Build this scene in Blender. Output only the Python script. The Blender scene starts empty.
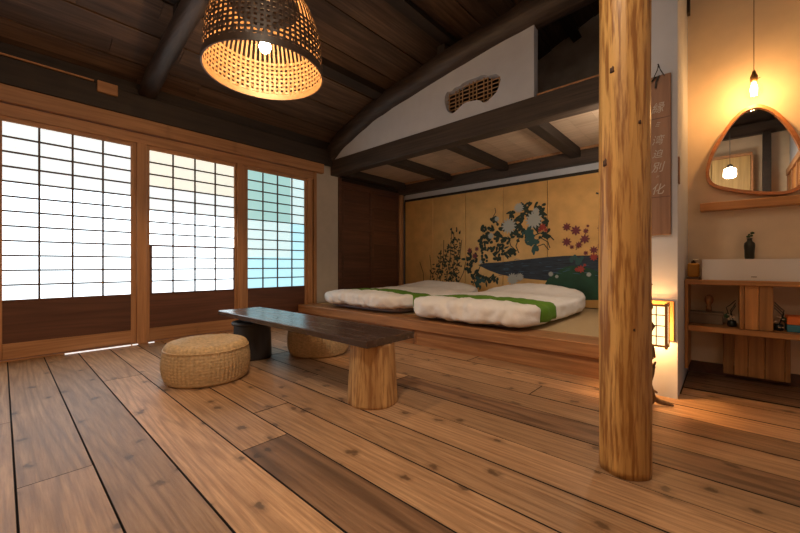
import bpy, math, random
from mathutils import Vector, noise
from mathutils.geometry import tessellate_polygon
random.seed(7)
C = bpy.context.scene.collection
scn = bpy.context.scene

# ---------------------------------------------------------------- camera, world, exposure
CAMH = 0.8
F = 360.0; S_, C_ = 0.670, 0.742
cam_d = bpy.data.cameras.new('camera'); cam = bpy.data.objects.new('camera', cam_d); C.objects.link(cam)
cam_d.sensor_width = 36; cam_d.lens = F/800*36; cam_d.clip_start = 0.02
cam_d.shift_y = -1.5/800
cam.location = (0, 0, CAMH); cam.rotation_euler = (math.radians(90), 0, math.atan2(S_, C_))
scn.camera = cam
w = bpy.data.worlds.new('world'); scn.world = w; w.use_nodes = True
w.node_tree.nodes['Background'].inputs[0].default_value = (0.75, 0.87, 1.0, 1)
w.node_tree.nodes['Background'].inputs[1].default_value = 1.0
scn.view_settings.view_transform = 'Standard'; scn.view_settings.look = 'None'
scn.view_settings.gamma = 1; scn.view_settings.exposure = 0.12; scn.view_settings.use_curve_mapping = False

PAPER = 2.6          # brightness of the daylit shoji paper
def lamp(name, kind, loc, energy, color, size=0.03, rot=None, shape=None, size_y=None):
    d = bpy.data.lights.new(name, kind); d.energy = energy; d.color = color
    if kind == 'POINT': d.shadow_soft_size = size
    if kind == 'AREA':
        d.size = size
        if size_y: d.shape = 'RECTANGLE'; d.size_y = size_y
    o = bpy.data.objects.new(name, d); o.location = loc
    if rot: o.rotation_euler = rot
    C.objects.link(o); return o
WARM = (1.0, 0.62, 0.28)
PEND = Vector((-2.37, 1.227, 2.124)); PR = 0.39
BULB = Vector((0.140, 3.30, 1.935))
lamp('vanity_light', 'POINT', BULB, 10, (1.0, 0.50, 0.15), 0.02)
lamp('wall_lantern_light', 'POINT', (-0.325, 2.60, 0.40), 6.5, (1.0, 0.56, 0.20), 0.02)
lamp('alcove_fill_light', 'POINT', (-0.56, 3.62, 1.78), 19, (1.0, 0.80, 0.58), 0.05)  # added fill for the alcove, no such lamp is seen
# unseen fill light added above the room, outside the frame
lamp('ceiling_fill', 'AREA', (-0.7, 0.2, 2.95), 38, (1.0, 0.78, 0.56), 0.5)

# ---------------------------------------------------------------- helpers
def ray(px, py):
    u = (px-400)/F; v = (265-py)/F
    return Vector((-S_+C_*u, C_+S_*u, v))
def on_y(px, py, y):
    r = ray(px, py); t = y/r.y; return Vector((r.x*t, y, CAMH+r.z*t))
def on_x(px, py, x):
    r = ray(px, py); t = x/r.x; return Vector((x, r.y*t, CAMH+r.z*t))

def wloc(p):
    v = Vector((0, 0, 0))
    while p is not None:
        v += p.location; p = p.parent
    return v
class MB:
    def __init__(s): s.v = []; s.f = []
    def add(s, vs, fs):
        n = len(s.v); s.v += [tuple(v) for v in vs]; s.f += [tuple(i+n for i in f) for f in fs]; return s
    def box(s, x0, x1, y0, y1, z0, z1, ch=0.0):
        if ch <= 0:
            vs = [(x, y, z) for z in (z0, z1) for y in (y0, y1) for x in (x0, x1)]
            return s.add(vs, [(0,2,3,1), (4,5,7,6), (0,1,5,4), (2,6,7,3), (0,4,6,2), (1,3,7,5)])
        # chamfered box: 24 verts
        vs = []; idx = {}
        X = (x0, x1); Y = (y0, y1); Z = (z0, z1)
        for i in (0, 1):
            for j in (0, 1):
                for k in (0, 1):
                    sx, sy, sz = (1-2*i)*ch, (1-2*j)*ch, (1-2*k)*ch
                    idx[i,j,k,'x'] = len(vs); vs.append((X[i], Y[j]+sy, Z[k]+sz))
                    idx[i,j,k,'y'] = len(vs); vs.append((X[i]+sx, Y[j], Z[k]+sz))
                    idx[i,j,k,'z'] = len(vs); vs.append((X[i]+sx, Y[j]+sy, Z[k]))
        fs = []
        for i in (0, 1):
            q = [idx[i,0,0,'x'], idx[i,1,0,'x'], idx[i,1,1,'x'], idx[i,0,1,'x']]; fs.append(q if i else q[::-1])
            q = [idx[0,i,0,'y'], idx[1,i,0,'y'], idx[1,i,1,'y'], idx[0,i,1,'y']]; fs.append(q[::-1] if i else q)
            q = [idx[0,0,i,'z'], idx[1,0,i,'z'], idx[1,1,i,'z'], idx[0,1,i,'z']]; fs.append(q if i else q[::-1])
        for a in (0, 1):
            for b in (0, 1):
                q = [idx[a,b,0,'x'], idx[a,b,1,'x'], idx[a,b,1,'y'], idx[a,b,0,'y']]; fs.append(q if a == b else q[::-1])
                q = [idx[a,0,b,'x'], idx[a,1,b,'x'], idx[a,1,b,'z'], idx[a,0,b,'z']]; fs.append(q[::-1] if a == b else q)
                q = [idx[0,a,b,'y'], idx[1,a,b,'y'], idx[1,a,b,'z'], idx[0,a,b,'z']]; fs.append(q if a == b else q[::-1])
        for i in (0, 1):
            for j in (0, 1):
                for k in (0, 1):
                    q = [idx[i,j,k,'x'], idx[i,j,k,'y'], idx[i,j,k,'z']]
                    fs.append(q if (i+j+k) % 2 else q[::-1])
        return s.add(vs, fs)
    def tube(s, pts, rad, n=10, cap=True, rn=0.0, seed=0.0, squash=1.0):
        pts = [Vector(p) for p in pts]; N = len(pts)
        rad = rad if hasattr(rad, '__len__') else [rad]*N
        vs = []; up = None
        for i, p in enumerate(pts):
            d = (pts[min(i+1, N-1)]-pts[max(i-1, 0)]).normalized()
            if up is None: up = Vector((0, 0, 1)) if abs(d.z) < 0.9 else Vector((1, 0, 0))
            a = d.cross(up).normalized(); b = a.cross(d).normalized(); up = b
            for k in range(n):
                t = 2*math.pi*k/n
                r = rad[i]
                if rn: r *= 1+rn*noise.noise(Vector((math.cos(t)*1.5+seed, math.sin(t)*1.5, i*0.45)))
                vs.append(p+a*math.cos(t)*r+b*math.sin(t)*r*squash)
        fs = [(i*n+k, i*n+(k+1) % n, (i+1)*n+(k+1) % n, (i+1)*n+k) for i in range(N-1) for k in range(n)]
        if cap: fs += [tuple(range(n))[::-1], tuple((N-1)*n+k for k in range(n))]
        return s.add(vs, fs)
    def lathe(s, prof, cx=0, cy=0, n=32, closed=False):
        vs = []
        for r, z in prof:
            for k in range(n):
                t = 2*math.pi*k/n; vs.append((cx+r*math.cos(t), cy+r*math.sin(t), z))
        N = len(prof); m = N if closed else N-1
        fs = [(i*n+k, i*n+(k+1) % n, ((i+1) % N)*n+(k+1) % n, ((i+1) % N)*n+k) for i in range(m) for k in range(n)]
        return s.add(vs, fs)
    def prism(s, loops, d):
        """loops: lists of Vectors on one plane (first outer, then holes), extruded by vector d"""
        d = Vector(d); flat = [v for l in loops for v in l]; n = len(flat)
        tris = tessellate_polygon(loops)
        vs = flat+[v+d for v in flat]; fs = []
        for t in tris:
            nn = (flat[t[1]]-flat[t[0]]).cross(flat[t[2]]-flat[t[0]])
            if nn.dot(d) > 0: t = t[::-1]
            fs.append(tuple(t)); fs.append(tuple(i+n for i in t[::-1]))
        o = 0
        for l in loops:
            m = len(l)
            for i in range(m): fs.append((o+i, o+(i+1) % m, o+(i+1) % m+n, o+i+n))
            o += m
        return s.add(vs, fs)
    def build(s, name, mat, parent=None, smooth=False, **props):
        me = bpy.data.meshes.new(name)
        off = wloc(parent) if parent is not None else Vector((0, 0, 0))
        if parent is None and 'at' in props: off = Vector(props.pop('at'))
        me.from_pydata([(v[0]-off.x, v[1]-off.y, v[2]-off.z) for v in s.v], [], s.f)
        import bmesh
        bm = bmesh.new(); bm.from_mesh(me); bmesh.ops.recalc_face_normals(bm, faces=bm.faces); bm.to_mesh(me); bm.free()
        if smooth: me.polygons.foreach_set('use_smooth', [True]*len(me.polygons))
        me.materials.append(mat); me.update()
        o = bpy.data.objects.new(name, me); C.objects.link(o)
        if parent is not None: o.parent = parent
        else: o.location = off
        for k, v in props.items(): o[k] = v
        return o
def B(*a, ch=0.0): return MB().box(*a, ch=ch)
def thing(name, label, cat, loc=(0,0,0), group=None):
    o = bpy.data.objects.new(name, None); C.objects.link(o); o.location = loc; o.empty_display_size = 0.1
    o['label'] = label; o['category'] = cat
    if group: o['group'] = group
    return o
def tag(o, label, cat, group=None):
    o['label'] = label; o['category'] = cat
    if group: o['group'] = group
    return o
def struct(name, loc=(0,0,0)):
    o = bpy.data.objects.new(name, None); C.objects.link(o); o.location = loc; o['kind'] = 'structure'; return o

# ---------------------------------------------------------------- materials
def new_mat(name):
    m = bpy.data.materials.new(name); m.use_nodes = True
    nt = m.node_tree; return m, nt, nt.nodes['Principled BSDF']
def nd(nt, t, **kw):
    n = nt.nodes.new(t)
    for k, v in kw.items(): setattr(n, k, v)
    return n
def mixc(nt, a, b, fac, mode='MIX'):
    m = nd(nt, 'ShaderNodeMix', data_type='RGBA', blend_type=mode)
    for i, x in ((6, a), (7, b)):
        if isinstance(x, (tuple, list)): m.inputs[i].default_value = (*x[:3], 1)
        else: nt.links.new(x, m.inputs[i])
    if isinstance(fac, (int, float)): m.inputs[0].default_value = fac
    else: nt.links.new(fac, m.inputs[0])
    return m.outputs[2]
def ramp(nt, src, stops):
    r = nd(nt, 'ShaderNodeValToRGB'); cr = r.color_ramp
    while len(cr.elements) < len(stops): cr.elements.new(0.5)
    for e, (p, c) in zip(cr.elements, stops): e.position = p; e.color = (c, c, c, 1) if isinstance(c, (int, float)) else (*c, 1)
    nt.links.new(src, r.inputs[0]); return r.outputs[0]
def wood(name, dark, light, axis='X', grain=26.0, knots=0.0, rough=0.5, var=0.25, bump=0.15, streak=0.5, spec=0.5, rings=1.0, knotc=None):
    m, nt, p = new_mat(name)
    tc = nd(nt, 'ShaderNodeTexCoord'); oi = nd(nt, 'ShaderNodeObjectInfo')
    sc = nd(nt, 'ShaderNodeVectorMath', operation='SCALE'); sc.inputs[0].default_value = (13.7, 29.1, 7.3)
    nt.links.new(oi.outputs['Random'], sc.inputs['Scale'])
    ad = nd(nt, 'ShaderNodeVectorMath', operation='ADD')
    nt.links.new(tc.outputs['Object'], ad.inputs[0]); nt.links.new(sc.outputs[0], ad.inputs[1])
    def mapped(st, other):
        mp = nd(nt, 'ShaderNodeMapping'); v = [other]*3; v['XYZ'.index(axis)] = st
        mp.inputs['Scale'].default_value = v; nt.links.new(ad.outputs[0], mp.inputs[0]); return mp.outputs[0]
    n1 = nd(nt, 'ShaderNodeTexNoise'); n1.inputs['Scale'].default_value = grain; n1.inputs['Detail'].default_value = 5; n1.inputs['Roughness'].default_value = 0.65
    nt.links.new(mapped(0.05, 1.0), n1.inputs['Vector'])
    # cathedral grain: isolines of a stretched smooth noise
    n2 = nd(nt, 'ShaderNodeTexNoise'); n2.inputs['Scale'].default_value = 2.6; n2.inputs['Detail'].default_value = 1.5
    nt.links.new(mapped(0.085, 1.5), n2.inputs['Vector'])
    mu = nd(nt, 'ShaderNodeMath', operation='MULTIPLY'); mu.inputs[1].default_value = 95*rings; nt.links.new(n2.outputs[0], mu.inputs[0])
    sn = nd(nt, 'ShaderNodeMath', operation='SINE'); nt.links.new(mu.outputs[0], sn.inputs[0])
    ri = ramp(nt, sn.outputs[0], [(0.0, 1.0), (0.75, 0.35), (1.0, 0.0)])
    base = mixc(nt, dark, light, ramp(nt, n1.outputs[0], [(0.3, 0.0), (0.68, 1.0)]))
    dk = tuple(c*0.55 for c in dark)
    base = mixc(nt, base, dk, ri) if streak >= 1 else mixc(nt, base, mixc(nt, base, dk, 0.75), mul(nt, inv(nt, ri), streak))
    # broad tone patches
    n3 = nd(nt, 'ShaderNodeTexNoise'); n3.inputs['Scale'].default_value = 1.4; n3.inputs['Detail'].default_value = 2
    nt.links.new(mapped(0.5, 1.0), n3.inputs['Vector'])
    hs = nd(nt, 'ShaderNodeHueSaturation')
    mr = nd(nt, 'ShaderNodeMapRange'); mr.inputs['To Min'].default_value = 1-var; mr.inputs['To Max'].default_value = 1+var
    nt.links.new(oi.outputs['Random'], mr.inputs[0])
    a3 = nd(nt, 'ShaderNodeMapRange'); a3.inputs['From Min'].default_value = 0.3; a3.inputs['From Max'].default_value = 0.7
    a3.inputs['To Min'].default_value = 0.85; a3.inputs['To Max'].default_value = 1.15; nt.links.new(n3.outputs[0], a3.inputs[0])
    mm = nd(nt, 'ShaderNodeMath', operation='MULTIPLY'); nt.links.new(mr.outputs[0], mm.inputs[0]); nt.links.new(a3.outputs[0], mm.inputs[1])
    nt.links.new(base, hs.inputs['Color']); nt.links.new(mm.outputs[0], hs.inputs['Value'])
    out = hs.outputs[0]
    if knots:
        vo = nd(nt, 'ShaderNodeTexVoronoi', voronoi_dimensions='2D'); vo.inputs['Scale'].default_value = 4.6
        wn = nd(nt, 'ShaderNodeTexNoise'); wn.inputs['Scale'].default_value = 22
        nt.links.new(ad.outputs[0], wn.inputs['Vector'])
        wv = nd(nt, 'ShaderNodeVectorMath', operation='SCALE'); wv.inputs['Scale'].default_value = 0.05; nt.links.new(wn.outputs['Color'], wv.inputs[0])
        av = nd(nt, 'ShaderNodeVectorMath', operation='ADD'); nt.links.new(mapped(0.7, 1.0), av.inputs[0]); nt.links.new(wv.outputs[0], av.inputs[1])
        nt.links.new(av.outputs[0], vo.inputs['Vector'])
        ks = ramp(nt, vo.outputs['Distance'], [(0.0, 1.0), (0.045, 0.95), (0.075, 0.35), (0.16, 0.0)])
        out = mixc(nt, out, knotc or tuple(c*0.35 for c in dark), mul(nt, ks, knots))
    nt.links.new(out, p.inputs['Base Color'])
    rr = nd(nt, 'ShaderNodeMapRange'); rr.inputs['To Min'].default_value = rough-0.08; rr.inputs['To Max'].default_value = rough+0.12
    nt.links.new(n1.outputs[0], rr.inputs[0]); nt.links.new(rr.outputs[0], p.inputs['Roughness'])
    p.inputs['Specular IOR Level'].default_value = spec
    bp = nd(nt, 'ShaderNodeBump'); bp.inputs['Strength'].default_value = bump; bp.inputs['Distance'].default_value = 0.01
    nt.links.new(n1.outputs[0], bp.inputs['Height']); nt.links.new(bp.outputs[0], p.inputs['Normal'])
    return m
def mul(nt, a, b):
    m = nd(nt, 'ShaderNodeMath', operation='MULTIPLY')
    for i, x in enumerate((a, b)):
        if isinstance(x, (int, float)): m.inputs[i].default_value = x
        else: nt.links.new(x, m.inputs[i])
    return m.outputs[0]
def inv(nt, a):
    m = nd(nt, 'ShaderNodeMath', operation='SUBTRACT'); m.inputs[0].default_value = 1; nt.links.new(a, m.inputs[1]); return m.outputs[0]
def plain(name, col, rough=0.6, metal=0.0, nscale=0, nvar=0.15, bump=0.0, emit=None, es=0, spec=0.5, stretch=None, bdist=0.003):
    m, nt, p = new_mat(name)
    p.inputs['Base Color'].default_value = (*col, 1); p.inputs['Roughness'].default_value = rough; p.inputs['Metallic'].default_value = metal
    p.inputs['Specular IOR Level'].default_value = spec
    if nscale:
        tc = nd(nt, 'ShaderNodeTexCoord'); mp = nd(nt, 'ShaderNodeMapping'); nt.links.new(tc.outputs['Object'], mp.inputs[0])
        if stretch: mp.inputs['Scale'].default_value = stretch
        n = nd(nt, 'ShaderNodeTexNoise'); n.inputs['Scale'].default_value = nscale; n.inputs['Detail'].default_value = 5
        nt.links.new(mp.outputs[0], n.inputs['Vector'])
        nt.links.new(mixc(nt, tuple(c*(1-nvar) for c in col), tuple(min(1, c*(1+nvar)) for c in col), ramp(nt, n.outputs[0], [(0.3, 0.0), (0.7, 1.0)])), p.inputs['Base Color'])
        if bump:
            bp = nd(nt, 'ShaderNodeBump'); bp.inputs['Strength'].default_value = bump; bp.inputs['Distance'].default_value = bdist
            nt.links.new(n.outputs[0], bp.inputs['Height']); nt.links.new(bp.outputs[0], p.inputs['Normal'])
    if emit: p.inputs['Emission Color'].default_value = (*emit, 1); p.inputs['Emission Strength'].default_value = es
    return m

M = {}
M['floor'] = wood('floor_wood', (0.28, 0.145, 0.070), (0.54, 0.335, 0.19), 'X', 75, knots=0.9, rough=0.40, var=0.24, bump=0.35, streak=0.5, spec=0.45, rings=1.3)
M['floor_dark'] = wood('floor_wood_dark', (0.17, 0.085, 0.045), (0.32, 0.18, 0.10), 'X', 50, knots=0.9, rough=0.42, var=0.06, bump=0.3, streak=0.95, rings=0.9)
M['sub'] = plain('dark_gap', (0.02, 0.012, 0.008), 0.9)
M['frame'] = wood('cedar_frame', (0.33, 0.155, 0.065), (0.50, 0.26, 0.12), 'Y', 30, rough=0.5, var=0.08, bump=0.08, streak=0.3, knots=0.25)
M['framev'] = wood('cedar_post', (0.33, 0.155, 0.065), (0.50, 0.26, 0.12), 'Z', 30, rough=0.5, var=0.08, bump=0.08, streak=0.3)
M['skirt'] = wood('skirt_board', (0.085, 0.032, 0.018), (0.14, 0.055, 0.03), 'Y', 22, rough=0.45, var=0.1, bump=0.08, streak=0.4)
M['muntin'] = plain('lattice_bar', (0.10, 0.07, 0.06), 0.6)
M['black_y'] = wood('smoked_beam_y', (0.014, 0.009, 0.007), (0.038, 0.025, 0.019), 'Y', 24, rough=0.6, var=0.15, bump=0.3, streak=0.4)
M['black_x'] = wood('smoked_beam_x', (0.030, 0.019, 0.014), (0.078, 0.052, 0.038), 'X', 24, rough=0.6, var=0.1, bump=0.4, streak=0.4)
M['log'] = wood('smoked_log', (0.022, 0.013, 0.010), (0.066, 0.044, 0.034), 'X', 16, rough=0.5, var=0.1, bump=0.7, streak=0.3)
M['ceil'] = wood('ceiling_board_wood', (0.050, 0.028, 0.018), (0.14, 0.085, 0.055), 'Y', 26, rough=0.6, var=0.25, bump=0.3, streak=0.45)
M['alcove'] = wood('alcove_ceiling_wood', (0.46, 0.34, 0.25), (0.58, 0.45, 0.34), 'X', 30, rough=0.6, var=0.05, bump=0.05, streak=0.3)
M['golden'] = wood('golden_door_wood', (0.50, 0.33, 0.12), (0.66, 0.46, 0.19), 'Z', 24, rough=0.5, var=0.05, bump=0.05, streak=0.2)
M['closet'] = wood('closet_door_wood', (0.060, 0.022, 0.011), (0.11, 0.042, 0.022), 'Y', 24, rough=0.45, var=0.1, bump=0.15, streak=0.35)
M['step'] = wood('step_wood', (0.26, 0.11, 0.042), (0.47, 0.235, 0.10), 'X', 40, knots=0.7, rough=0.45, var=0.06, bump=0.2, streak=0.5)
M['bench'] = wood('bench_top_wood', (0.040, 0.024, 0.020), (0.095, 0.062, 0.052), 'X', 20, rough=0.24, var=0.03, bump=0.12, streak=0.5, spec=0.7)
M['stump'] = plain('dark_stump', (0.030, 0.026, 0.028), 0.55, nscale=14, nvar=0.4, bump=0.5, stretch=(1, 1, 0.2), bdist=0.01)
M['cedar_v'] = wood('vanity_wood_upright', (0.36, 0.15, 0.045), (0.62, 0.29, 0.09), 'Z', 24, rough=0.5, var=0.38, bump=0.1, streak=0.35, knots=0.4)
M['cedar_h'] = wood('vanity_wood', (0.36, 0.15, 0.045), (0.58, 0.27, 0.09), 'X', 24, rough=0.45, var=0.05, bump=0.1, streak=0.35)
M['mirror_frame'] = wood('mirror_frame_wood', (0.34, 0.12, 0.035), (0.50, 0.20, 0.07), 'X', 24, rough=0.35, var=0.05, bump=0.05, streak=0.3)
M['sign'] = wood('sign_wood', (0.22, 0.11, 0.065), (0.33, 0.18, 0.11), 'Z', 26, rough=0.6, var=0.05, bump=0.2, streak=0.4)
M['plaster'] = plain('plaster', (0.46, 0.42, 0.38), 0.9, nscale=9, nvar=0.05, bump=0.15)
M['white_plaster'] = plain('white_plaster', (0.54, 0.56, 0.62), 0.9, nscale=9, nvar=0.03, bump=0.1)
M['cream_plaster'] = plain('cream_plaster', (0.80, 0.64, 0.47), 0.9, nscale=7, nvar=0.05, bump=0.2)
M['dark_plaster'] = plain('smoked_plaster', (0.60, 0.58, 0.57), 0.9, nscale=6, nvar=0.15)
M['paper'] = plain('shoji_paper', (0.8, 0.82, 0.82), 0.9, emit=(0.78, 0.92, 1.0), es=PAPER)
M['paper_cream'] = plain('shoji_paper_cream', (0.8, 0.8, 0.74), 0.9, emit=(0.78, 0.80, 0.70), es=0.95)
M['paper_soft'] = plain('shoji_paper_upper', (0.8, 0.82, 0.82), 0.9, emit=(0.74, 0.84, 0.86), es=0.98)  # cream and soft upper sheets: fading daylight put into their glow
M['paper_teal'] = plain('teal_pane_glow', (0.3, 0.5, 0.5), 0.3, emit=(0.33, 0.58, 0.56), es=0.95)  # tinted panes: blurred view outdoors put into their glow
M['paper_blue'] = plain('blue_pane_glow', (0.3, 0.55, 0.6), 0.3, emit=(0.44, 0.78, 0.90), es=1.05)
M['paper_pale'] = plain('pale_pane_glow', (0.5, 0.6, 0.6), 0.3, emit=(0.55, 0.76, 0.78), es=1.05)
M['gap_light'] = plain('sliding_track', (0.85, 0.85, 0.85), 0.4, emit=(0.95, 0.98, 1.0), es=0.8)  # strip of daylight at the door foot, put into a glow
M['tatami'] = plain('tatami_straw', (0.50, 0.36, 0.20), 0.75, nscale=60, nvar=0.15, bump=0.3, stretch=(8, 0.4, 1))
M['tatami_edge'] = plain('tatami_border', (0.10, 0.08, 0.05), 0.8)
M['mattress'] = plain('grey_mattress', (0.26, 0.23, 0.26), 0.9, nscale=80, nvar=0.1, bump=0.2)
M['duvet'] = plain('white_cotton', (0.86, 0.84, 0.84), 0.85, nscale=11, nvar=0.02, bump=0.7, bdist=0.02)
M['green'] = plain('green_runner', (0.10, 0.24, 0.012), 0.8, nscale=200, nvar=0.2, bump=0.2)
M['gold'] = plain('gold_leaf', (0.68, 0.40, 0.14), 0.45, metal=0.35, nscale=5, nvar=0.12, bump=0.05)
M['scr_frame'] = plain('black_lacquer', (0.012, 0.009, 0.008), 0.35)
M['p_green'] = plain('paint_dark_green', (0.018, 0.036, 0.026), 0.7)
M['p_faint'] = plain('paint_brown_green', (0.075, 0.058, 0.024), 0.7)
M['p_teal'] = plain('paint_teal', (0.03, 0.09, 0.09), 0.7)
M['p_navy'] = plain('paint_indigo', (0.022, 0.034, 0.055), 0.6, nscale=7, nvar=0.5, stretch=(1, 1, 9))
M['p_hill'] = plain('paint_hill_green', (0.014, 0.065, 0.035), 0.7, nscale=5, nvar=0.3)
M['p_white'] = plain('paint_white', (0.42, 0.44, 0.42), 0.8)
M['p_mar'] = plain('paint_maroon', (0.17, 0.035, 0.045), 0.7)
M['p_red'] = plain('paint_red', (0.36, 0.05, 0.035), 0.7)
M['p_wave'] = plain('paint_wave_blue', (0.06, 0.13, 0.20), 0.7)
M['straw'] = plain('rattan_straw', (0.56, 0.40, 0.22), 0.6, nscale=40, nvar=0.22, bump=0.4, stretch=(1, 1, 2.0))
M['bamboo'] = plain('bamboo_strip', (0.165, 0.09, 0.036), 0.5, nscale=30, nvar=0.15)
M['lath'] = plain('lath_rod', (0.42, 0.26, 0.13), 0.6)
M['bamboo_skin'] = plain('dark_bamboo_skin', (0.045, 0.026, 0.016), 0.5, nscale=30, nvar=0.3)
M['cord'] = plain('black_cord', (0.01, 0.01, 0.01), 0.5)
M['metal_dark'] = plain('dark_metal', (0.05, 0.04, 0.035), 0.35, metal=0.8)
M['brass'] = plain('aged_brass', (0.25, 0.14, 0.06), 0.4, metal=0.8)
M['glow'] = plain('glowing_bulb', (1, 0.9, 0.7), 0.4, emit=(1.0, 0.60, 0.27), es=680)
M['glow2'] = plain('glowing_filament', (1, 0.9, 0.7), 0.4, emit=(1.0, 0.74, 0.36), es=30)
M['lantern'] = plain('lantern_paper', (0.9, 0.8, 0.6), 0.8, emit=(1.0, 0.66, 0.30), es=2.2)
M['hall_shade'] = plain('opal_glass', (0.9, 0.9, 0.85), 0.4, emit=(1.0, 0.85, 0.62), es=34.0)
M['ceramic'] = plain('white_ceramic', (0.80, 0.76, 0.72), 0.22)
M['black_vase'] = plain('black_glaze', (0.012, 0.016, 0.013), 0.35)
M['char'] = plain('white_brush_paint', (0.50, 0.44, 0.38), 0.8)
M['amber'] = plain('amber_soap', (0.55, 0.27, 0.04), 0.25)
M['greybox'] = plain('brown_box', (0.20, 0.13, 0.08), 0.7, nscale=20, nvar=0.1)
M['orange'] = plain('orange_carton', (0.75, 0.17, 0.03), 0.6)
M['bluebox'] = plain('blue_carton', (0.05, 0.22, 0.30), 0.6)
M['leaf'] = plain('leaf_green', (0.03, 0.07, 0.02), 0.6)
M['foil'] = plain('bright_foil', (0.75, 0.75, 0.78), 0.2, metal=0.9)
M['drift'] = wood('driftwood', (0.10, 0.05, 0.022), (0.22, 0.12, 0.05), 'Z', 20, rough=0.7, var=0.05, bump=0.6, streak=0.4)
m, nt, p = new_mat('clear_glass'); M['glass'] = m
nt.nodes.remove(p); tr_ = nd(nt, 'ShaderNodeBsdfTransparent'); gl_ = nd(nt, 'ShaderNodeBsdfGlossy'); gl_.inputs['Roughness'].default_value = 0.05
mx_ = nd(nt, 'ShaderNodeMixShader'); mx_.inputs[0].default_value = 0.10; nt.links.new(tr_.outputs[0], mx_.inputs[1]); nt.links.new(gl_.outputs[0], mx_.inputs[2])
nt.links.new(mx_.outputs[0], nt.nodes['Material Output'].inputs[0])
M['mirror'] = plain('silvered_glass', (0.92, 0.92, 0.92), 0.01, metal=1.0)
# streaked, hand-planed log for the pillar and the stump leg
def chisel(name, dark, light, sz=1.0):
    m, nt, p = new_mat(name)
    tc = nd(nt, 'ShaderNodeTexCoord'); mp = nd(nt, 'ShaderNodeMapping'); mp.inputs['Scale'].default_value = (sz, sz, 0.075*sz)
    nt.links.new(tc.outputs['Object'], mp.inputs[0])
    n = nd(nt, 'ShaderNodeTexNoise'); n.inputs['Scale'].default_value = 62; n.inputs['Detail'].default_value = 5; n.inputs['Roughness'].default_value = 0.55; nt.links.new(mp.outputs[0], n.inputs['Vector'])
    n2 = nd(nt, 'ShaderNodeTexNoise'); n2.inputs['Scale'].default_value = 9; n2.inputs['Detail'].default_value = 3; nt.links.new(mp.outputs[0], n2.inputs['Vector'])
    n4 = nd(nt, 'ShaderNodeTexVoronoi'); n4.inputs['Scale'].default_value = 14
    mp4 = nd(nt, 'ShaderNodeMapping'); mp4.inputs['Scale'].default_value = (1, 1, 0.35); nt.links.new(tc.outputs['Object'], mp4.inputs[0]); nt.links.new(mp4.outputs[0], n4.inputs['Vector'])
    mid = tuple((a+b)/2 for a, b in zip(dark, light))
    c = mixc(nt, light, mid, ramp(nt, n2.outputs[0], [(0.38, 0.0), (0.62, 1.0)]))
    c = mixc(nt, c, dark, ramp(nt, n.outputs[0], [(0.46, 0.0), (0.60, 0.88)]))
    nt.links.new(c, p.inputs['Base Color']); p.inputs['Roughness'].default_value = 0.42
    bp = nd(nt, 'ShaderNodeBump'); bp.inputs['Strength'].default_value = 0.45; bp.inputs['Distance'].default_value = 0.008
    nt.links.new(n.outputs[0], bp.inputs['Height']); nt.links.new(bp.outputs[0], p.inputs['Normal'])
    return m
M['pillar'] = chisel('planed_pillar_log', (0.25, 0.095, 0.018), (0.68, 0.40, 0.13))
M['knot'] = plain('dark_knot', (0.07, 0.028, 0.012), 0.6, nscale=60, nvar=0.5)
M['stump_leg'] = chisel('planed_stump', (0.30, 0.14, 0.05), (0.66, 0.42, 0.18))

WX = -4.42                     # west wall plane
# ---------------------------------------------------------------- floor
fl = struct('floor')
B(-4.6, 0.8, -1.7, 5.05, -0.12, -0.03).build('subfloor', M['sub'], fl)
seams = [-1.7, -1.49, -1.27, -1.05, -0.84, -0.62, -0.40, -0.18, 0.034, 0.248, 0.467, 0.69, 0.91, 1.12, 1.335, 1.55, 1.77, 1.98, 2.19, 2.40, 2.60, 2.83]
joints = {0.034: [-1.88], 0.467: [-3.17], 0.69: [-1.54], 0.91: [-1.886], -0.18: [-2.7], 1.12: [-3.3], 1.335: [-2.2], 1.55: [-3.0], 1.77: [-1.7], 1.98: [-3.4], 2.19: [-0.9], 2.40: [-2.6], 2.60: [-1.6]}
def plank(x0, x1, y0, y1, mat, z=0.0):
    g = 0.0019
    q = B(x0+0.0015, x1-0.0015, y0+g, y1-g, -0.03, z, ch=0.0017).build('floor_plank', mat, fl)
    q.data.materials.append(M['sub'])          # darkens the joint sides: shade of the open gaps put into colour
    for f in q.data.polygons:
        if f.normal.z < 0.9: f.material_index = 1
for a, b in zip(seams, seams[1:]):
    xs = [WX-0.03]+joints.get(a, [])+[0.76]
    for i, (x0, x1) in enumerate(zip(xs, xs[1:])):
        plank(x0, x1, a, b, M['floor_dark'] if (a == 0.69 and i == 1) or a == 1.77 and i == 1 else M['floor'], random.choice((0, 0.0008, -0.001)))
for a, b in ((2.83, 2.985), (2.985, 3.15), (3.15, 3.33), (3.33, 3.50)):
    plank(-0.205, 0.76, a, b, M['floor_dark'] if a > 2.9 else M['floor'], 0.006 if a > 2.9 else 0)  # vanity planks take darker wood: the shade there put into colour

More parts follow.
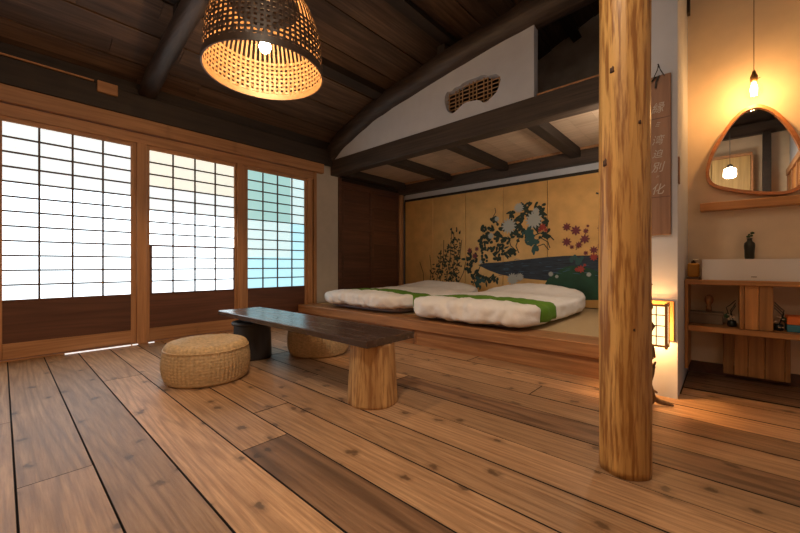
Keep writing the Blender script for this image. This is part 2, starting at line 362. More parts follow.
# ---------------------------------------------------------------- west wall with shoji windows
ww = struct('wall_west')
B(-4.62, WX, 3.07, 3.50, 0, 2.30).build('plaster_panel', M['plaster'], ww)
B(-4.62, WX-0.05, -1.7, 5.1, -0.05, 0.012).build('sill', M['sub'], ww)
B(-4.62, WX-0.02, 3.5, 5.1, 2.16, 2.60).build('dark_upper_wall', M['black_y'], ww)
B(-4.47, -4.405, -1.7, 3.07, 2.035, 2.135, ch=0.003).build('window_head_rail', M['frame'], ww)
B(-4.47, -4.355, -1.7, 3.17, 2.14, 2.275, ch=0.006).build('lintel_rail', M['frame'], ww)
B(-4.62, -4.375, -1.7, 3.45, 2.28, 2.515, ch=0.01).build('wall_plate_beam', M['black_y'], ww)
B(-4.43, -4.368, -1.7, 0.58, 2.516, 2.528).build('lit_edge_strip', M['frame'], ww)  # pale strip stands in for light catching the beam's top edge
B(-4.70, -4.44, -1.7, 3.45, 2.516, 2.70).build('dark_upper_wall', M['black_y'], ww)
for y0, y1 in ((-1.08, -1.0), (-0.085, -0.025), (0.915, 1.0), (1.925, 1.99), (2.925, 3.0)):
    B(-4.50, -4.40, y0, y1, 0.0, 2.04, ch=0.004).build('window_post', M['framev'], ww)
B(-4.50, -4.395, 3.02, 3.07, 0.0, 2.14, ch=0.004).build('window_post', M['framev'], ww)
B(-4.50, -4.43, 3.0, 3.02, 0.0, 2.04).build('window_post_back', M['sub'], ww)
B(-4.44, -4.385, -1.7, 2.92, 0.0, 0.011, ch=0.002).build('sliding_track', M['frame'], ww)
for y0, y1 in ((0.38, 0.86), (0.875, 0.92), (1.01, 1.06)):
    B(-4.384, -4.372, y0, y1, 0.0, 0.009).build('gap_light_strip', M['gap_light'], ww)

def shoji(n, y0, y1, ysh, kind):
    """y0..y1 frame outer, panes start at ysh[0] and end at ysh[1]"""
    s = struct('window_%d' % n, (WX-0.02, (y0+y1)/2, 0.0))
    fx0, fx1 = -4.455, -4.425
    p0, p1 = ysh
    B(fx0, fx1, y0, p0, 0.015, 2.035, ch=0.002).build('stile', M['framev'], s)
    B(fx0, fx1, p1, y1, 0.015, 2.035, ch=0.002).build('stile', M['framev'], s)
    B(fx0, fx1, p0, p1, 1.995, 2.035, ch=0.002).build('top_rail', M['frame'], s)
    B(fx0, fx1+0.004, p0, p1, 0.015, 0.145, ch=0.003).build('bottom_rail', M['frame'], s)
    B(fx0+0.005, fx1-0.006, p0, p1, 0.145, 0.500).build('skirt_board', M['skirt'], s)
    B(fx0, fx1, p0, p1, 0.492, 0.508, ch=0.002).build('skirt_rail', M['skirt'], s)
    rows, cols = 12, 4
    zt, zb = 1.995, 0.508; dz = (zt-zb)/rows
    px = -4.448
    if kind == 'white':
        zz = [zb+dz*7.4, zt]
        B(px-0.002, px, p0, p1, zb, zb+dz*8).build('paper_sheet', M['paper'], s)
        B(px-0.002, px, p0, p1, zb+dz*8, zt).build('paper_sheet', M['paper_soft'], s, label='upper paper, weaker daylight put into its glow')
    elif kind == 'cream':
        B(px-0.002, px, p0, p1, zb, zb+dz*7).build('paper_sheet', M['paper'], s)
        B(px-0.002, px, p0, p1, zb+dz*7, zb+dz*9).build('paper_sheet', M['paper_soft'], s)
        B(px-0.002, px, p0, p1, zb+dz*9, zt).build('paper_sheet', M['paper_cream'], s, label='cream upper paper')
    else:
        ys = p0+(p1-p0)*0.74
        B(px-0.002, px, p0, ys, zb, zb+dz*3.2).build('pane', M['paper_blue'], s, label='sky blue lower pane')
        B(px-0.002, px, p0, ys, zb+dz*3.2, zb+dz*7).build('pane', M['paper_pale'], s)
        B(px-0.002, px, p0, ys, zb+dz*7, zt).build('pane', M['paper_teal'], s, label='teal upper pane')
        B(px-0.002, px, ys, p1, zb, zb+dz*7).build('pane', M['paper_blue'], s)
        B(px-0.002, px, ys, p1, zb+dz*7, zt).build('pane', M['paper_pale'], s, label='pale upper pane')
    mx0, mx1 = px, -4.436
    hw = 0.0072
    for i in range(1, rows):
        z = zb+dz*i
        if kind == 'cream' and i == 4:
            B(px, -4.422, p0, p1, z-0.009, z+0.009).build('meeting_rail', M['skirt'], s); continue
        q0 = p0+0.02 if kind == 'cream' and i < 4 else p0
        B(mx0, mx1, q0, p1, z-hw, z+hw).build('lattice_bar', M['muntin'], s)
    for i in range(1, cols):
        y = p0+(p1-p0)*i/cols
        if kind == 'teal' and i == 3: y += 0.01
        B(mx0, mx1+0.001, y-hw, y+hw, zb, zt).build('lattice_bar', M['muntin'], s)
    if kind == 'cream':
        B(px, -4.422, p0, p0+0.022, zb, zb+dz*4).build('sliding_frame', M['skirt'], s)
        B(px, -4.422, p1-0.01, p1, zb, zb+dz*4).build('sliding_frame', M['skirt'], s)
    return s
shoji(1, -0.02, 0.915, (0.005, 0.872), 'white')
shoji(2, 1.0, 1.925, (1.03, 1.90), 'cream')
shoji(3, 1.99, 2.925, (2.065, 2.885), 'teal')
shoji(4, -1.0, -0.085, (-0.96, -0.11), 'white')  # unseen window added for more daylight in the room
B(-4.60, -4.46, -1.7, -1.08, 0, 2.3).build('plaster_panel', M['plaster'], ww)

# closet doors in the alcove (west side)
def closet(n, y0, y1):
    s = struct('door_%d' % n, (WX, (y0+y1)/2, 0.25))
    fx0, fx1 = -4.45, -4.415
    z0, z1 = 0.26, 2.06
    B(fx0, fx1, y0, y0+0.045, z0, z1, ch=0.002).build('stile', M['closet'], s)
    B(fx0, fx1, y1-0.045, y1, z0, z1, ch=0.002).build('stile', M['closet'], s)
    for z in (z0, z1-0.06): B(fx0, fx1, y0+0.045, y1-0.045, z, z+0.06, ch=0.002).build('rail', M['closet'], s)
    k = 8; dz = (z1-z0-0.12)/k
    for i in range(k):
        B(fx0+0.004, fx1-0.012, y0+0.045, y1-0.045, z0+0.06+i*dz+0.002, z0+0.06+(i+1)*dz-0.002, ch=0.002).build('panel_board', M['closet'], s)
        if i: B(fx0+0.01, fx1-0.004, y0+0.045, y1-0.045, z0+0.06+i*dz-0.006, z0+0.06+i*dz+0.006).build('batten', M['closet'], s)
closet(1, 3.54, 4.19); closet(2, 4.19, 4.86)
B(-4.46, -4.40, 3.47, 3.53, 0.25, 2.15, ch=0.003).build('trim_1', M['closet'], None, kind='structure', at=(-4.43, 3.5, 0.25))
B(-4.46, -4.385, 4.87, 4.96, 0.25, 2.10, ch=0.003).build('trim_2', M['framev'], None, kind='structure', at=(-4.42, 4.92, 0.25))
B(-4.62, -4.46, 3.5, 5.1, 0, 2.2).build('wall_closet', M['sub'], None, kind='structure', at=(-4.54, 4.3, 0))
B(-4.46, -4.41, 3.53, 4.87, 2.06, 2.10).build('trim_3', M['closet'], None, kind='structure', at=(-4.43, 4.2, 2.06))

# ---------------------------------------------------------------- north wall and partition
B(-4.62, -0.42, 5.0, 5.15, 0, 2.2).build('wall_north', M['white_plaster'], None, kind='structure', at=(-2.5, 5.0, 0))
B(-4.62, -0.42, 5.0, 5.15, 2.2, 4.6).build('wall_north_upper', M['dark_plaster'], None, kind='structure', at=(-2.5, 5.0, 2.2))
B(-0.42, -0.21, 2.70, 5.15, 0, 4.55).build('wall_partition', M['white_plaster'], None, kind='structure', at=(-0.3, 3.7, 0))
B(-0.21, 0.95, 3.49, 3.65, 0, 4.9).build('wall_vanity', M['cream_plaster'], None, kind='structure', at=(0.3, 3.55, 0))
B(-0.205, 0.76, 3.475, 3.49, 0.006, 0.085).build('baseboard_vanity', M['skirt'], None, kind='structure', at=(0.3, 3.48, 0))
B(-4.35, -0.42, 4.97, 5.0, 1.985, 2.075).build('trim_4', M['white_plaster'], None, kind='structure', at=(-2.4, 4.98, 2.0))
B(-4.35, -0.42, 4.94, 5.0, 1.955, 1.985).build('trim_5', M['scr_frame'], None, kind='structure', at=(-2.4, 4.98, 1.97))
# south and east walls, seen only in the mirror
ws = struct('wall_south')
B(-4.62, 0.95, -1.85, -1.7, 0, 3.05).build('plaster', M['cream_plaster'], ws)
B(-4.62, 0.95, -1.85, -1.7, 3.05, 4.9).build('dark_boarding', M['black_x'], ws)
B(-4.62, 0.95, -1.70, -1.60, 3.0, 3.2, ch=0.01).build('tie_beam', M['black_x'], ws)
we = struct('wall_east')
B(0.78, 0.95, -1.7, 3.49, 0, 4.9).build('plaster', M['white_plaster'], we)
B(0.73, 0.78, -1.6, 0.9, 2.24, 2.34, ch=0.004).build('rail', M['frame'], we)
for i in range(5):
    y0 = -1.6+i*0.5
    B(0.74, 0.78, y0, y0+0.05, 0, 2.24, ch=0.003).build('stile', M['framev'], we)
    B(0.76, 0.78, y0+0.05, y0+0.5, 0, 2.24).build('door_board', M['cedar_v'], we)
    for z in (0.6, 1.2, 1.8): B(0.745, 0.76, y0+0.05, y0+0.5, z, z+0.04).build('rail', M['frame'], we)
hp = thing('dark_post', 'dark brown square post seen in the mirror beside wood panelled box', 'post', (0.51, -1.55, 0))
B(0.46, 0.56, -1.6, -1.50, 0, 3.0, ch=0.006).build('shaft', M['black_y'], hp)
hc = thing('panelled_cupboard', 'pale golden wood cupboard front reflected behind the hanging lantern', 'cupboard', (-0.4, -1.5, 0))
for i in range(3):
    x0 = -1.18+i*0.5
    B(x0+0.004, x0+0.496, -1.6, -1.5, 0, 2.64, ch=0.004).build('door', M['golden'], hc)
B(-1.22, 0.34, -1.6, -1.48, 2.64, 2.69, ch=0.004).build('top_rail', M['frame'], hc)
B(0.32, 0.35, -1.6, -1.48, 0, 2.64, ch=0.004).build('side_stile', M['frame'], hc)

# ---------------------------------------------------------------- roof
cl = struct('ceiling')
def roofz(x): return 2.64+0.40*(x+4.42)
cs = 1/math.sqrt(1.16); sn = 0.4*cs
nrm = Vector((-sn, 0, cs)); dirx = Vector((cs, 0, sn))
def slope_box(x0, x1, y0, y1, h0, h1):
    a = Vector((x0, 0, roofz(x0))); b = Vector((x1, 0, roofz(x1)))
    vs = []
    for h in (h0, h1):
        for yy in (y0, y1):
            for q in (a, b):
                v = q+nrm*h; vs.append((v.x, yy, v.z))
    return MB().add(vs, [(0,2,3,1), (4,5,7,6), (0,1,5,4), (2,6,7,3), (0,4,6,2), (1,3,7,5)])
slope_box(-4.8, 1.0, -1.85, 5.15, 0.03, 0.12).build('roof_deck', M['sub'], cl)
x = -4.72; k = 0
while x < 0.95:
    wd = 0.175
    off = 0.012 if k % 2 else 0.0
    ys = [-1.85, 0.4+1.3*((k*7) % 5)/5, 5.12]
    for y0, y1 in zip(ys, ys[1:]):
        slope_box(x+0.002, x+wd-0.002, y0+0.002, y1-0.002, off, 0.03).build('ceiling_board', M['ceil'], cl)
    x += wd; k += 1
for i, xp in enumerate((-3.34, -2.40, -1.46, -0.52, 0.42)):
    o = slope_box(xp-0.05, xp+0.05, -1.7, 5.0, -0.12, -0.001).build('purlin', M['black_y'], None)
    o['label'] = ['dark purlin lowest on the slope, passing above the basket pendant', 'dark purlin second up the slope, meeting the curved log above the white gable',
                  'dark purlin third up the slope, above the frame', 'dark purlin fourth up the slope, over the pillar', 'dark purlin highest on the slope, over the vanity'][i]
    o['category'] = 'purlin'; o['group'] = 'roof purlins'
def log_beam(pts, rad, label, name='log_beam', seed=0.0, mat='log'):
    P = []
    for a, b in zip(pts, pts[1:]):
        for j in range(6):
            t = j/6; P.append(Vector(a).lerp(Vector(b), t))
    P.append(Vector(pts[-1]))
    for _ in range(4):
        P = [P[0]]+[(P[i-1]+P[i]*2+P[i+1])/4 for i in range(1, len(P)-1)]+[P[-1]]
    o = MB().tube(P, [rad*(1+0.06*noise.noise(Vector((seed, i*0.3, 0)))) for i in range(len(P))], 20, rn=0.10, seed=seed)
    q = o.build(name, M[mat], None, smooth=True, at=tuple(pts[0]))
    return tag(q, label, 'beam')
log_beam([(-4.55, 3.40, 2.40), (-4.2, 3.40, 2.63), (-3.6, 3.40, 2.84), (-3.24, 3.40, 2.93), (-2.25, 3.40, 3.09), (-1.33, 3.40, 3.20), (-0.43, 3.40, 3.26)], 0.145,
         'long dark curved log beam arching over the white gable panel', seed=1.3)
log_beam([(-4.52, 1.02, 2.565), (-4.1, 1.0, 2.63), (-3.5, 1.0, 2.75), (-2.6, 1.0, 2.89), (-1.3, 1.0, 3.0), (0.3, 1.0, 3.05), (0.78, 1.0, 3.05)], 0.08,
         'dark curved log beam rising from the window wall behind the basket pendant', seed=4.1)
for (xs, ys, z0, z1, lb) in ((-2.40, 3.40, 3.18, 3.305, 'short dark strut between the log over the gable and its purlin'),
                            (-3.34, 1.0, 2.84, 2.93, 'short dark strut on the log behind the basket pendant')):
    tag(B(xs-0.05, xs+0.05, ys-0.05, ys+0.05, z0, z1, ch=0.004).build('strut', M['black_y'], None, at=(xs, ys, z0)), lb, 'strut')
o = B(-4.375, -4.345, 0.60, 0.755, 2.425, 2.53, ch=0.004).build('tenon_block', M['frame'], None, at=(-4.36, 0.68, 2.44))
tag(o, 'small pale wooden block on the black beam above the first shoji window', 'block')
o = B(-0.211, -0.192, 3.39, 3.45, 2.66, 3.1, ch=0.003).build('beam_end', M['black_y'], None, at=(-0.19, 3.41, 2.6))
tag(o, 'dark beam end sticking out at the top of vanity corner', 'beam')

# ---------------------------------------------------------------- alcove front beam, gable, ceiling
fb = thing('tie_beam', 'straight dark timber beam across the front of the bed alcove', 'beam', (-2.4, 3.4, 2.15))
B(-4.45, -0.42, 3.33, 3.48, 2.15, 2.375, ch=0.008).build('timber', M['black_x'], fb)
B(-1.30, -0.42, 3.335, 3.47, 2.375, 2.39).build('edge_highlight', M['frame'], fb, label='pale strip painting the lit upper edge')  # highlight on the beam's upper edge put into a pale strip
gb = thing('gable_panel', 'white plaster gable panel with a gourd-shaped lattice opening', 'panel', (-2.9, 3.35, 2.38))
top = [(-4.42, 2.42), (-4.30, 2.50), (-4.0, 2.62), (-3.6, 2.74), (-3.24, 2.83), (-2.75, 2.91), (-2.25, 2.99), (-1.8, 3.05), (-1.33, 3.11)]
outer = [Vector((-4.42, 3.35, 2.376))]+[Vector((a, 3.35, b)) for a, b in top]+[Vector((-1.33, 3.35, 2.376))]
outer = outer[::-1]
hpx = [(445, 96), (447, 92), (452, 91), (455, 88), (460, 86), (463, 83), (467, 81), (472, 79), (477, 77.5), (481, 75.5), (485, 75), (488, 76), (492, 75), (496, 74), (500, 76),
       (500.5, 80), (499, 86), (496.5, 92), (492, 97), (489, 100), (486, 102.5), (483, 102.5), (480, 100.5), (477, 100), (472, 101), (467, 102), (463, 104), (459, 108), (455, 112), (452, 113.5), (448, 112), (446, 108), (444.5, 102)]
hole = [on_y(a, b, 3.35) for a, b in hpx]
hole = [Vector((v.x, 3.35, v.z)) for v in hole]
MB().prism([outer, hole], (0, 0.09, 0)).build('plaster', M['white_plaster'], gb)
zs = [v.z for v in hole]; xs_ = [v.x for v in hole]
def inside(x, z):
    c = False; n = len(hole)
    for i in range(n):
        a, b = hole[i], hole[(i+1) % n]
        if (a.z > z) != (b.z > z) and x < (b.x-a.x)*(z-a.z)/(b.z-a.z)+a.x: c = not c
    return c
def spans(f, lo, hi, n=160):
    out = []; cur = None
    for i in range(n+1):
        t = lo+(hi-lo)*i/n
        if f(t):
            if cur is None: cur = t
            last = t
        elif cur is not None: out.append((cur, last)); cur = None
    if cur is not None: out.append((cur, last))
    return out
k = 0; xx = min(xs_)+0.03
while xx < max(xs_):
    for a, b in spans(lambda t: inside(xx, t), min(zs), max(zs)):
        MB().tube([(xx, 3.405, a-0.01), (xx, 3.405, b+0.01)], 0.0065, 6).build('lattice_rod', M['lath'], gb)
    xx += 0.045 if k % 3 else 0.085; k += 1
zz = min(zs)+0.03
while zz < max(zs):
    for a, b in spans(lambda t: inside(t, zz), min(xs_), max(xs_)):
        MB().tube([(a-0.01, 3.415, zz), (b+0.01, 3.415, zz)], 0.0065, 6).build('lattice_rod', M['lath'], gb)
    zz += 0.042
ac = struct('ceiling_alcove')
jx = [-4.30, -3.33, -2.36, -1.40, -0.50]
for x0, x1 in zip(jx, jx[1:]):
    n = 4
    for i in range(n):
        B(x0+(x1-x0)*i/n+0.001, x0+(x1-x0)*(i+1)/n-0.001, 3.48, 4.9, 2.262, 2.275).build('ceiling_board', M['alcove'], ac)
B(-4.45, -0.42, 3.48, 5.0, 2.29, 2.33).build('backing', M['sub'], ac)
for x0 in jx:
    B(x0-0.06, x0+0.06, 3.48, 4.86, 2.155, 2.265, ch=0.004).build('joist', M['black_y'], ac)
B(-4.45, -0.42, 4.86, 5.0, 2.075, 2.265, ch=0.006).build('rear_beam', M['black_x'], ac)
for x0, x1 in zip(jx, jx[1:]):
    for y0 in (3.485, 4.83): B(x0+0.062, x1-0.062, y0, y0+0.025, 2.235, 2.262).build('edge_bead', M['framev'], ac)

# ---------------------------------------------------------------- raised platform
pf = thing('raised_platform', 'low raised wooden sleeping platform with tatami mats and knotty front step', 'platform', (-2.4, 3.0, 0))
B(-4.40, -0.425, 2.76, 3.06, 0.15, 0.25, ch=0.006).build('kerb_board', M['step'], pf)
xs = [-4.40, -2.3, -0.425]
for a, b in zip(xs, xs[1:]): B(a+0.001, b-0.001, 2.795, 2.83, 0.0, 0.149, ch=0.003).build('riser_board', M['step'], pf)
B(-4.40, -0.425, 2.84, 4.99, 0.01, 0.20).build('base', M['sub'], pf)
tx = [-4.36, -3.45, -2.45, -1.45, -0.43]
for a, b in zip(tx, tx[1:]):
    mt = B(a+0.001, b-0.001, 3.065, 4.98, 0.2, 0.252, ch=0.004).build('tatami_mat', M['tatami'], pf)
    for e in (a+0.001, b-0.031): B(e, e+0.03, 3.065, 4.98, 0.2515, 0.2535).build('cloth_border', M['tatami_edge'], mt)

# ---------------------------------------------------------------- folding screen
SY = 4.935
fs = thing('folding_screen', 'six-panel gold screen painted with flowers, water and green hill behind beds', 'screen', (-2.43, 4.95, 0.255))
sx = [-4.34+i*0.640 for i in range(7)]
for i in range(6):
    a, b = sx[i], sx[i+1]
    pn = B(a+0.004, b-0.004, SY, SY+0.02, 0.262, 1.955, ch=0.003).build('screen_panel', M['gold'], fs)
    if i == 0: B(a, a+0.018, SY-0.008, SY+0.022, 0.256, 1.955).build('edge_frame', M['scr_frame'], pn)
B(sx[0]+0.018, sx[6], SY+0.0205, SY+0.024, 0.262, 1.955).build('backing', M['scr_frame'], fs)
B(sx[0]+0.018, sx[6], SY-0.008, SY+0.020, 1.942, 1.955).build('top_frame', M['scr_frame'], fs)
B(sx[0]+0.018, sx[6], SY-0.008, SY+0.022, 0.256, 0.262).build('bottom_frame', M['scr_frame'], fs)
layer = [0]
class Paint:
    def __init__(s): s.m = MB(); layer[0] += 1; s.y = SY-0.0005-0.0009*layer[0]
    def poly(s, pts, px=True):
        P = [on_y(a, b, SY) for a, b in pts] if px else [Vector((a, 0, b)) for a, b in pts]
        P = [Vector((v.x, s.y, v.z)) for v in P]
        tris = tessellate_polygon([P]); s.m.add(P, [tuple(t) for t in tris])
    def leaf(s, cx, cz, L, W, ang, n=8):
        P = []; s.y -= 0.0000012
        for k in range(n):
            t = 2*math.pi*k/n; x, z = math.cos(t)*L, math.sin(t)*W*(1-0.35*math.cos(t))
            P.append(Vector((cx+x*math.cos(ang)-z*math.sin(ang), s.y, cz+x*math.sin(ang)+z*math.cos(ang))))
        s.m.add(P, [tuple(range(n))])
    def stroke(s, pts, w):
        for (a, b) in zip(pts, pts[1:]):
            A, B_ = on_y(*a, SY), on_y(*b, SY); d = (B_-A); d.y = 0; d.normalize(); nrm_ = Vector((-d.z, 0, d.x))*w
            P = [A+nrm_, A-nrm_, B_-nrm_, B_+nrm_]; s.m.add([(v.x, s.y, v.z) for v in P], [(0, 1, 2, 3)])
    def done(s, name, mat): 
        me = s.m.build(name, mat, fs); me['kind'] = 'stuff'; return me
rnd = random.Random(11)
P_ = Paint(); P_.poly([(478, 265), (486, 263), (500, 262.3), (520, 260), (545, 257.3), (565, 255.8), (600, 255.3), (640, 255), (655, 257), (655, 285), (600, 281), (570, 281), (545, 280.5), (520, 278), (500, 274.5), (488, 270)]); P_.done('painted_water', M['p_navy'])
P_ = Paint(); P_.poly([(548, 279), (556, 273), (562, 268), (572, 265.5), (585, 267), (600, 272), (620, 276), (640, 274), (655, 272), (655, 300), (560, 300), (552, 291), (545, 284)]); P_.done('painted_hill', M['p_hill'])
P_ = Paint()
for _ in range(46):
    a = rnd.uniform(495, 640); b = rnd.uniform(259, 276)
    v = on_y(a, b, SY); P_.leaf(v.x, v.z, rnd.uniform(.02, .06), .004, rnd.uniform(-.15, .15), 6)
P_.done('painted_waves', M['p_wave'])
def cluster(P, pts, n, spread, L, W):
    for (a, b) in pts:
        v = on_y(a, b, SY)
        for _ in range(n):
            P.leaf(v.x+rnd.gauss(0, spread), v.z+rnd.gauss(0, spread), L*rnd.uniform(.6, 1.3), W*rnd.uniform(.8, 1.5), rnd.uniform(0, 6.28))
P_ = Paint()
cluster(P_, [(494, 222), (492, 229), (487, 235), (489, 242), (484, 248), (491, 250), (497, 237), (500, 232), (505, 241), (502, 247), (511, 215), (527, 207), (530, 213), (524, 215), (541, 226), (547, 222), (515, 226), (513, 232), (503, 226), (536, 229), (538, 209), (521, 219), (519, 226), (523, 232), (527, 237), (516, 235),
             (484, 229), (482, 240), (497, 252), (513, 252), (506, 253), (542, 214), (545, 234), (476, 258), (472, 264), (470, 271), (474, 275), (479, 276), (484, 279), (489, 279), (495, 281), (468, 257), (498, 258), (484, 257)], 9, 0.033, 0.035, 0.017)
P_.stroke([(520, 236), (516, 246), (519, 253)], .007); P_.stroke([(508, 236), (511, 246), (517, 251)], .006)
P_.stroke([(492, 219), (496, 212), (495, 208)], .005)
P_.stroke([(531, 237), (540, 233), (549, 235), (554, 240)], .008); P_.stroke([(533, 242), (541, 238), (548, 242), (550, 248)], .006)
P_.stroke([(533, 248), (544, 244), (549, 250)], .006)
P_.stroke([(482, 262), (478, 272), (473, 285)], .007); P_.stroke([(576, 250), (583, 238), (588, 230)], .004); P_.stroke([(596, 193), (604, 195), (612, 190)], .01)
P_.done('painted_leaves', M['p_green'])
P_ = Paint()
cluster(P_, [(533, 243), (530, 238), (534, 249), (529, 233), (577, 258), (480, 282)], 10, 0.03, 0.04, 0.02); P_.done('painted_teal_leaves', M['p_teal'])
P_ = Paint()
cluster(P_, [(433+i*3.2, 280-abs(rnd.gauss(0, 1))*0-j*5.5) for i in range(9) for j in range(8) if j*5.5 < 14+i*4.6-(10 if i == 8 else 0)], 3, 0.035, 0.026, 0.011)
for (a, b, c, d) in ((440, 284, 444, 240), (446, 284, 452, 228), (452, 284, 454, 232), (455, 270, 462, 240), (430, 284, 430, 255), (436, 284, 441, 250), (458, 284, 466, 262), (424, 284, 420, 262)):
    P_.stroke([(a, b), ((a+c)/2+1.5, (b+d)/2), (c, d)], .006)
P_.done('painted_grasses', M['p_faint'])
P_ = Paint()
cluster(P_, [(455, 232), (453, 241), (450, 248), (446, 262), (452, 271), (456, 276), (458, 262), (450, 278), (441, 270)], 5, 0.035, 0.028, 0.012); P_.done('painted_bush', M['p_green'])
def bloom(P, a, b, r, n=14):
    v = on_y(a, b, SY)
    for k in range(n):
        t = 2*math.pi*k/n; P.leaf(v.x+math.cos(t)*r*.62, v.z+math.sin(t)*r*.62, r*.42, r*(.15 if n == 14 else .2), t)
    P.leaf(v.x, v.z, r*.34, r*.3, 0, 10)
P_ = Paint()
for a, b, r in ((509, 226, .115), (534, 220, .12), (519, 208, .075), (491, 236, .05), (481, 262, .03), (513, 279, .09), (520, 277, .06), (551, 274, .035), (557, 276.5, .025), (589, 274.5, .03), (536, 211, .05), (497, 219, .04)): bloom(P_, a, b, r)
P_.done('painted_white_blooms', M['p_white'])
P_ = Paint()
for a, b, r in ((567, 227, .055), (576, 230.5, .065), (586, 231, .035), (585, 239, .06), (567, 242, .06), (579, 245, .045), (594, 250, .05), (572, 247, .03), (588, 226, .02), (470, 250.5, .045), (477, 249, .04), (475, 256, .05), (586, 253, .03), (600, 246, .03), (601, 228, .04)): bloom(P_, a, b, r, 8)
P_.done('painted_maroon_blooms', M['p_mar'])
P_ = Paint()
for a, b, r in ((543, 227, .05), (540, 230, .03), (546, 230, .03), (581, 269, .05), (577, 269.5, .03), (594, 257, .05), (585, 265, .02)): bloom(P_, a, b, r, 8)
P_.done('painted_red_blooms', M['p_red'])

# ---------------------------------------------------------------- futons
def futon(x0, x1, y0, y1, label, seed, T=0.20, lift=0.0):
    cx, cy = (x0+x1)/2, (y0+y1)/2
    t = thing('futon', label, 'bed', (cx, cy, 0.2545), 'futons laid out on the platform')
    mm = MB(); hx, hy = (x1-x0)/2, (y1-y0)/2
    def rounded(c, h, n, p): 
        r = sum(abs(q)**n for q in p)**(1/n); return Vector(tuple(c[i]+h[i]*p[i]/r for i in range(3)))
    def grid_box(fn, nx, ny, nz):
        m_ = MB()
        def face(f, a, b):
            vs = [f(-1+2*i/a, -1+2*j/b) for j in range(b+1) for i in range(a+1)]
            m_.add([fn(*v) for v in vs], [(j*(a+1)+i, j*(a+1)+i+1, (j+1)*(a+1)+i+1, (j+1)*(a+1)+i) for j in range(b) for i in range(a)])
        face(lambda a, b: (a, b, 1), nx, ny); face(lambda a, b: (a, b, -1), nx, ny)
        face(lambda a, b: (-1, a, b), ny, nz); face(lambda a, b: (1, a, b), ny, nz)
        face(lambda a, b: (a, -1, b), nx, nz); face(lambda a, b: (a, 1, b), nx, nz)
        return m_
    m1 = grid_box(lambda a, b, c: rounded((cx, cy+0.03, 0.2545+0.045), (hx-0.09, hy-0.07, 0.045), 9, (a, b, c)), 12, 16, 3)
    m1.build('mattress', M['mattress'], t, smooth=True)
    def duv(a, b, c, off=0.0):
        # puffed cover; soft corners, dips in the middle, raised over the pillow at the head (b -> 1)
        n = 5.5
        r = (abs(a)**n+abs(b)**n+abs(c)**n)**(1/n)
        p = Vector((a/r, b/r, c/r))
        th = T*0.5
        zc = 0.2545+0.004+th+lift
        head = max(0.0, min(1.0, (p.y-0.45)/0.35)); head = head*head*(3-2*head)
        tail = max(0.0, min(1.0, (-p.y-0.55)/0.3))
        top = th*(0.80+0.85*head*(1-max(0, abs(p.x)-.35)*0.6)+0.18*tail) + (0.035*max(0, -p.x*p.x+0.5))
        w_ = hx*(1-0.10*max(0, p.y)**2)
        z = zc + p.z*(top if p.z > 0 else th*0.9)
        v = Vector((cx+p.x*w_, cy+p.y*hy, z))
        q = Vector((v.x*3.0+seed, v.y*2.2, v.z*4))
        wr = noise.noise(q)*0.018+abs(noise.noise(q*2.2))*-0.022+noise.noise(q*6)*0.006+0.006
        fold = tail*(math.sin(v.x*34+noise.noise(q*1.5)*8)*0.007-abs(noise.noise(Vector((v.x*11+v.z*5, seed, v.z*5))))*0.035+0.012)
        side = max(0, abs(p.x)-0.7)*math.sin(v.y*30+4*noise.noise(q))*0.015
        nn = Vector((p.x**3, p.y**3, p.z*0.6)); nn.normalize()
        v = v+nn*(wr+fold+side+off)
        v.z = max(v.z, 0.2545+0.004+max(0, lift+0.04*noise.noise(q*1.5)))
        return v
    grid_box(duv, 60, 84, 12).build('duvet', M['duvet'], t, smooth=True)
    # runner draped over the cover
    rr = MB(); b0, b1 = -0.74, -0.40; path = []
    for c in (-0.55, -0.3, 0, 0.3, 0.6, 0.85): path.append((-1, c))
    for i in range(41): path.append((-1+2*i/40, 1))
    for c in (0.85, 0.6, 0.3, 0, -0.3, -0.55): path.append((1, c))
    nb = 14; vs = []
    for lay in (0.007, 0.001):
        for j in range(nb+1):
            b = b0+(b1-b0)*j/nb
            for (a, c) in path: vs.append(duv(a, b, c, lay))
    L = len(path); K = (nb+1)*L
    fs_ = [(j*L+i, j*L+i+1, (j+1)*L+i+1, (j+1)*L+i) for j in range(nb) for i in range(L-1)]
    fs_ += [(K+j*L+i, K+(j+1)*L+i, K+(j+1)*L+i+1, K+j*L+i+1) for j in range(nb) for i in range(L-1)]
    for i in range(L-1): fs_ += [(i, i+1, K+i+1, K+i), (nb*L+i, K+nb*L+i, K+nb*L+i+1, nb*L+i+1)]
    for j in range(nb): fs_ += [(j*L, K+j*L, K+(j+1)*L, (j+1)*L), (j*L+L-1, (j+1)*L+L-1, K+(j+1)*L+L-1, K+j*L+L-1)]
    rr.add(vs, fs_).build('green_runner', M['green'], t, smooth=True)
futon(-4.03, -2.57, 2.80, 4.80, 'white futon with green runner nearer the dark closet doors', 3.1, 0.19, 0.03)
futon(-2.47, -1.14, 2.76, 4.78, 'white futon with green runner nearer the log pillar', 9.4, 0.22, 0.0)

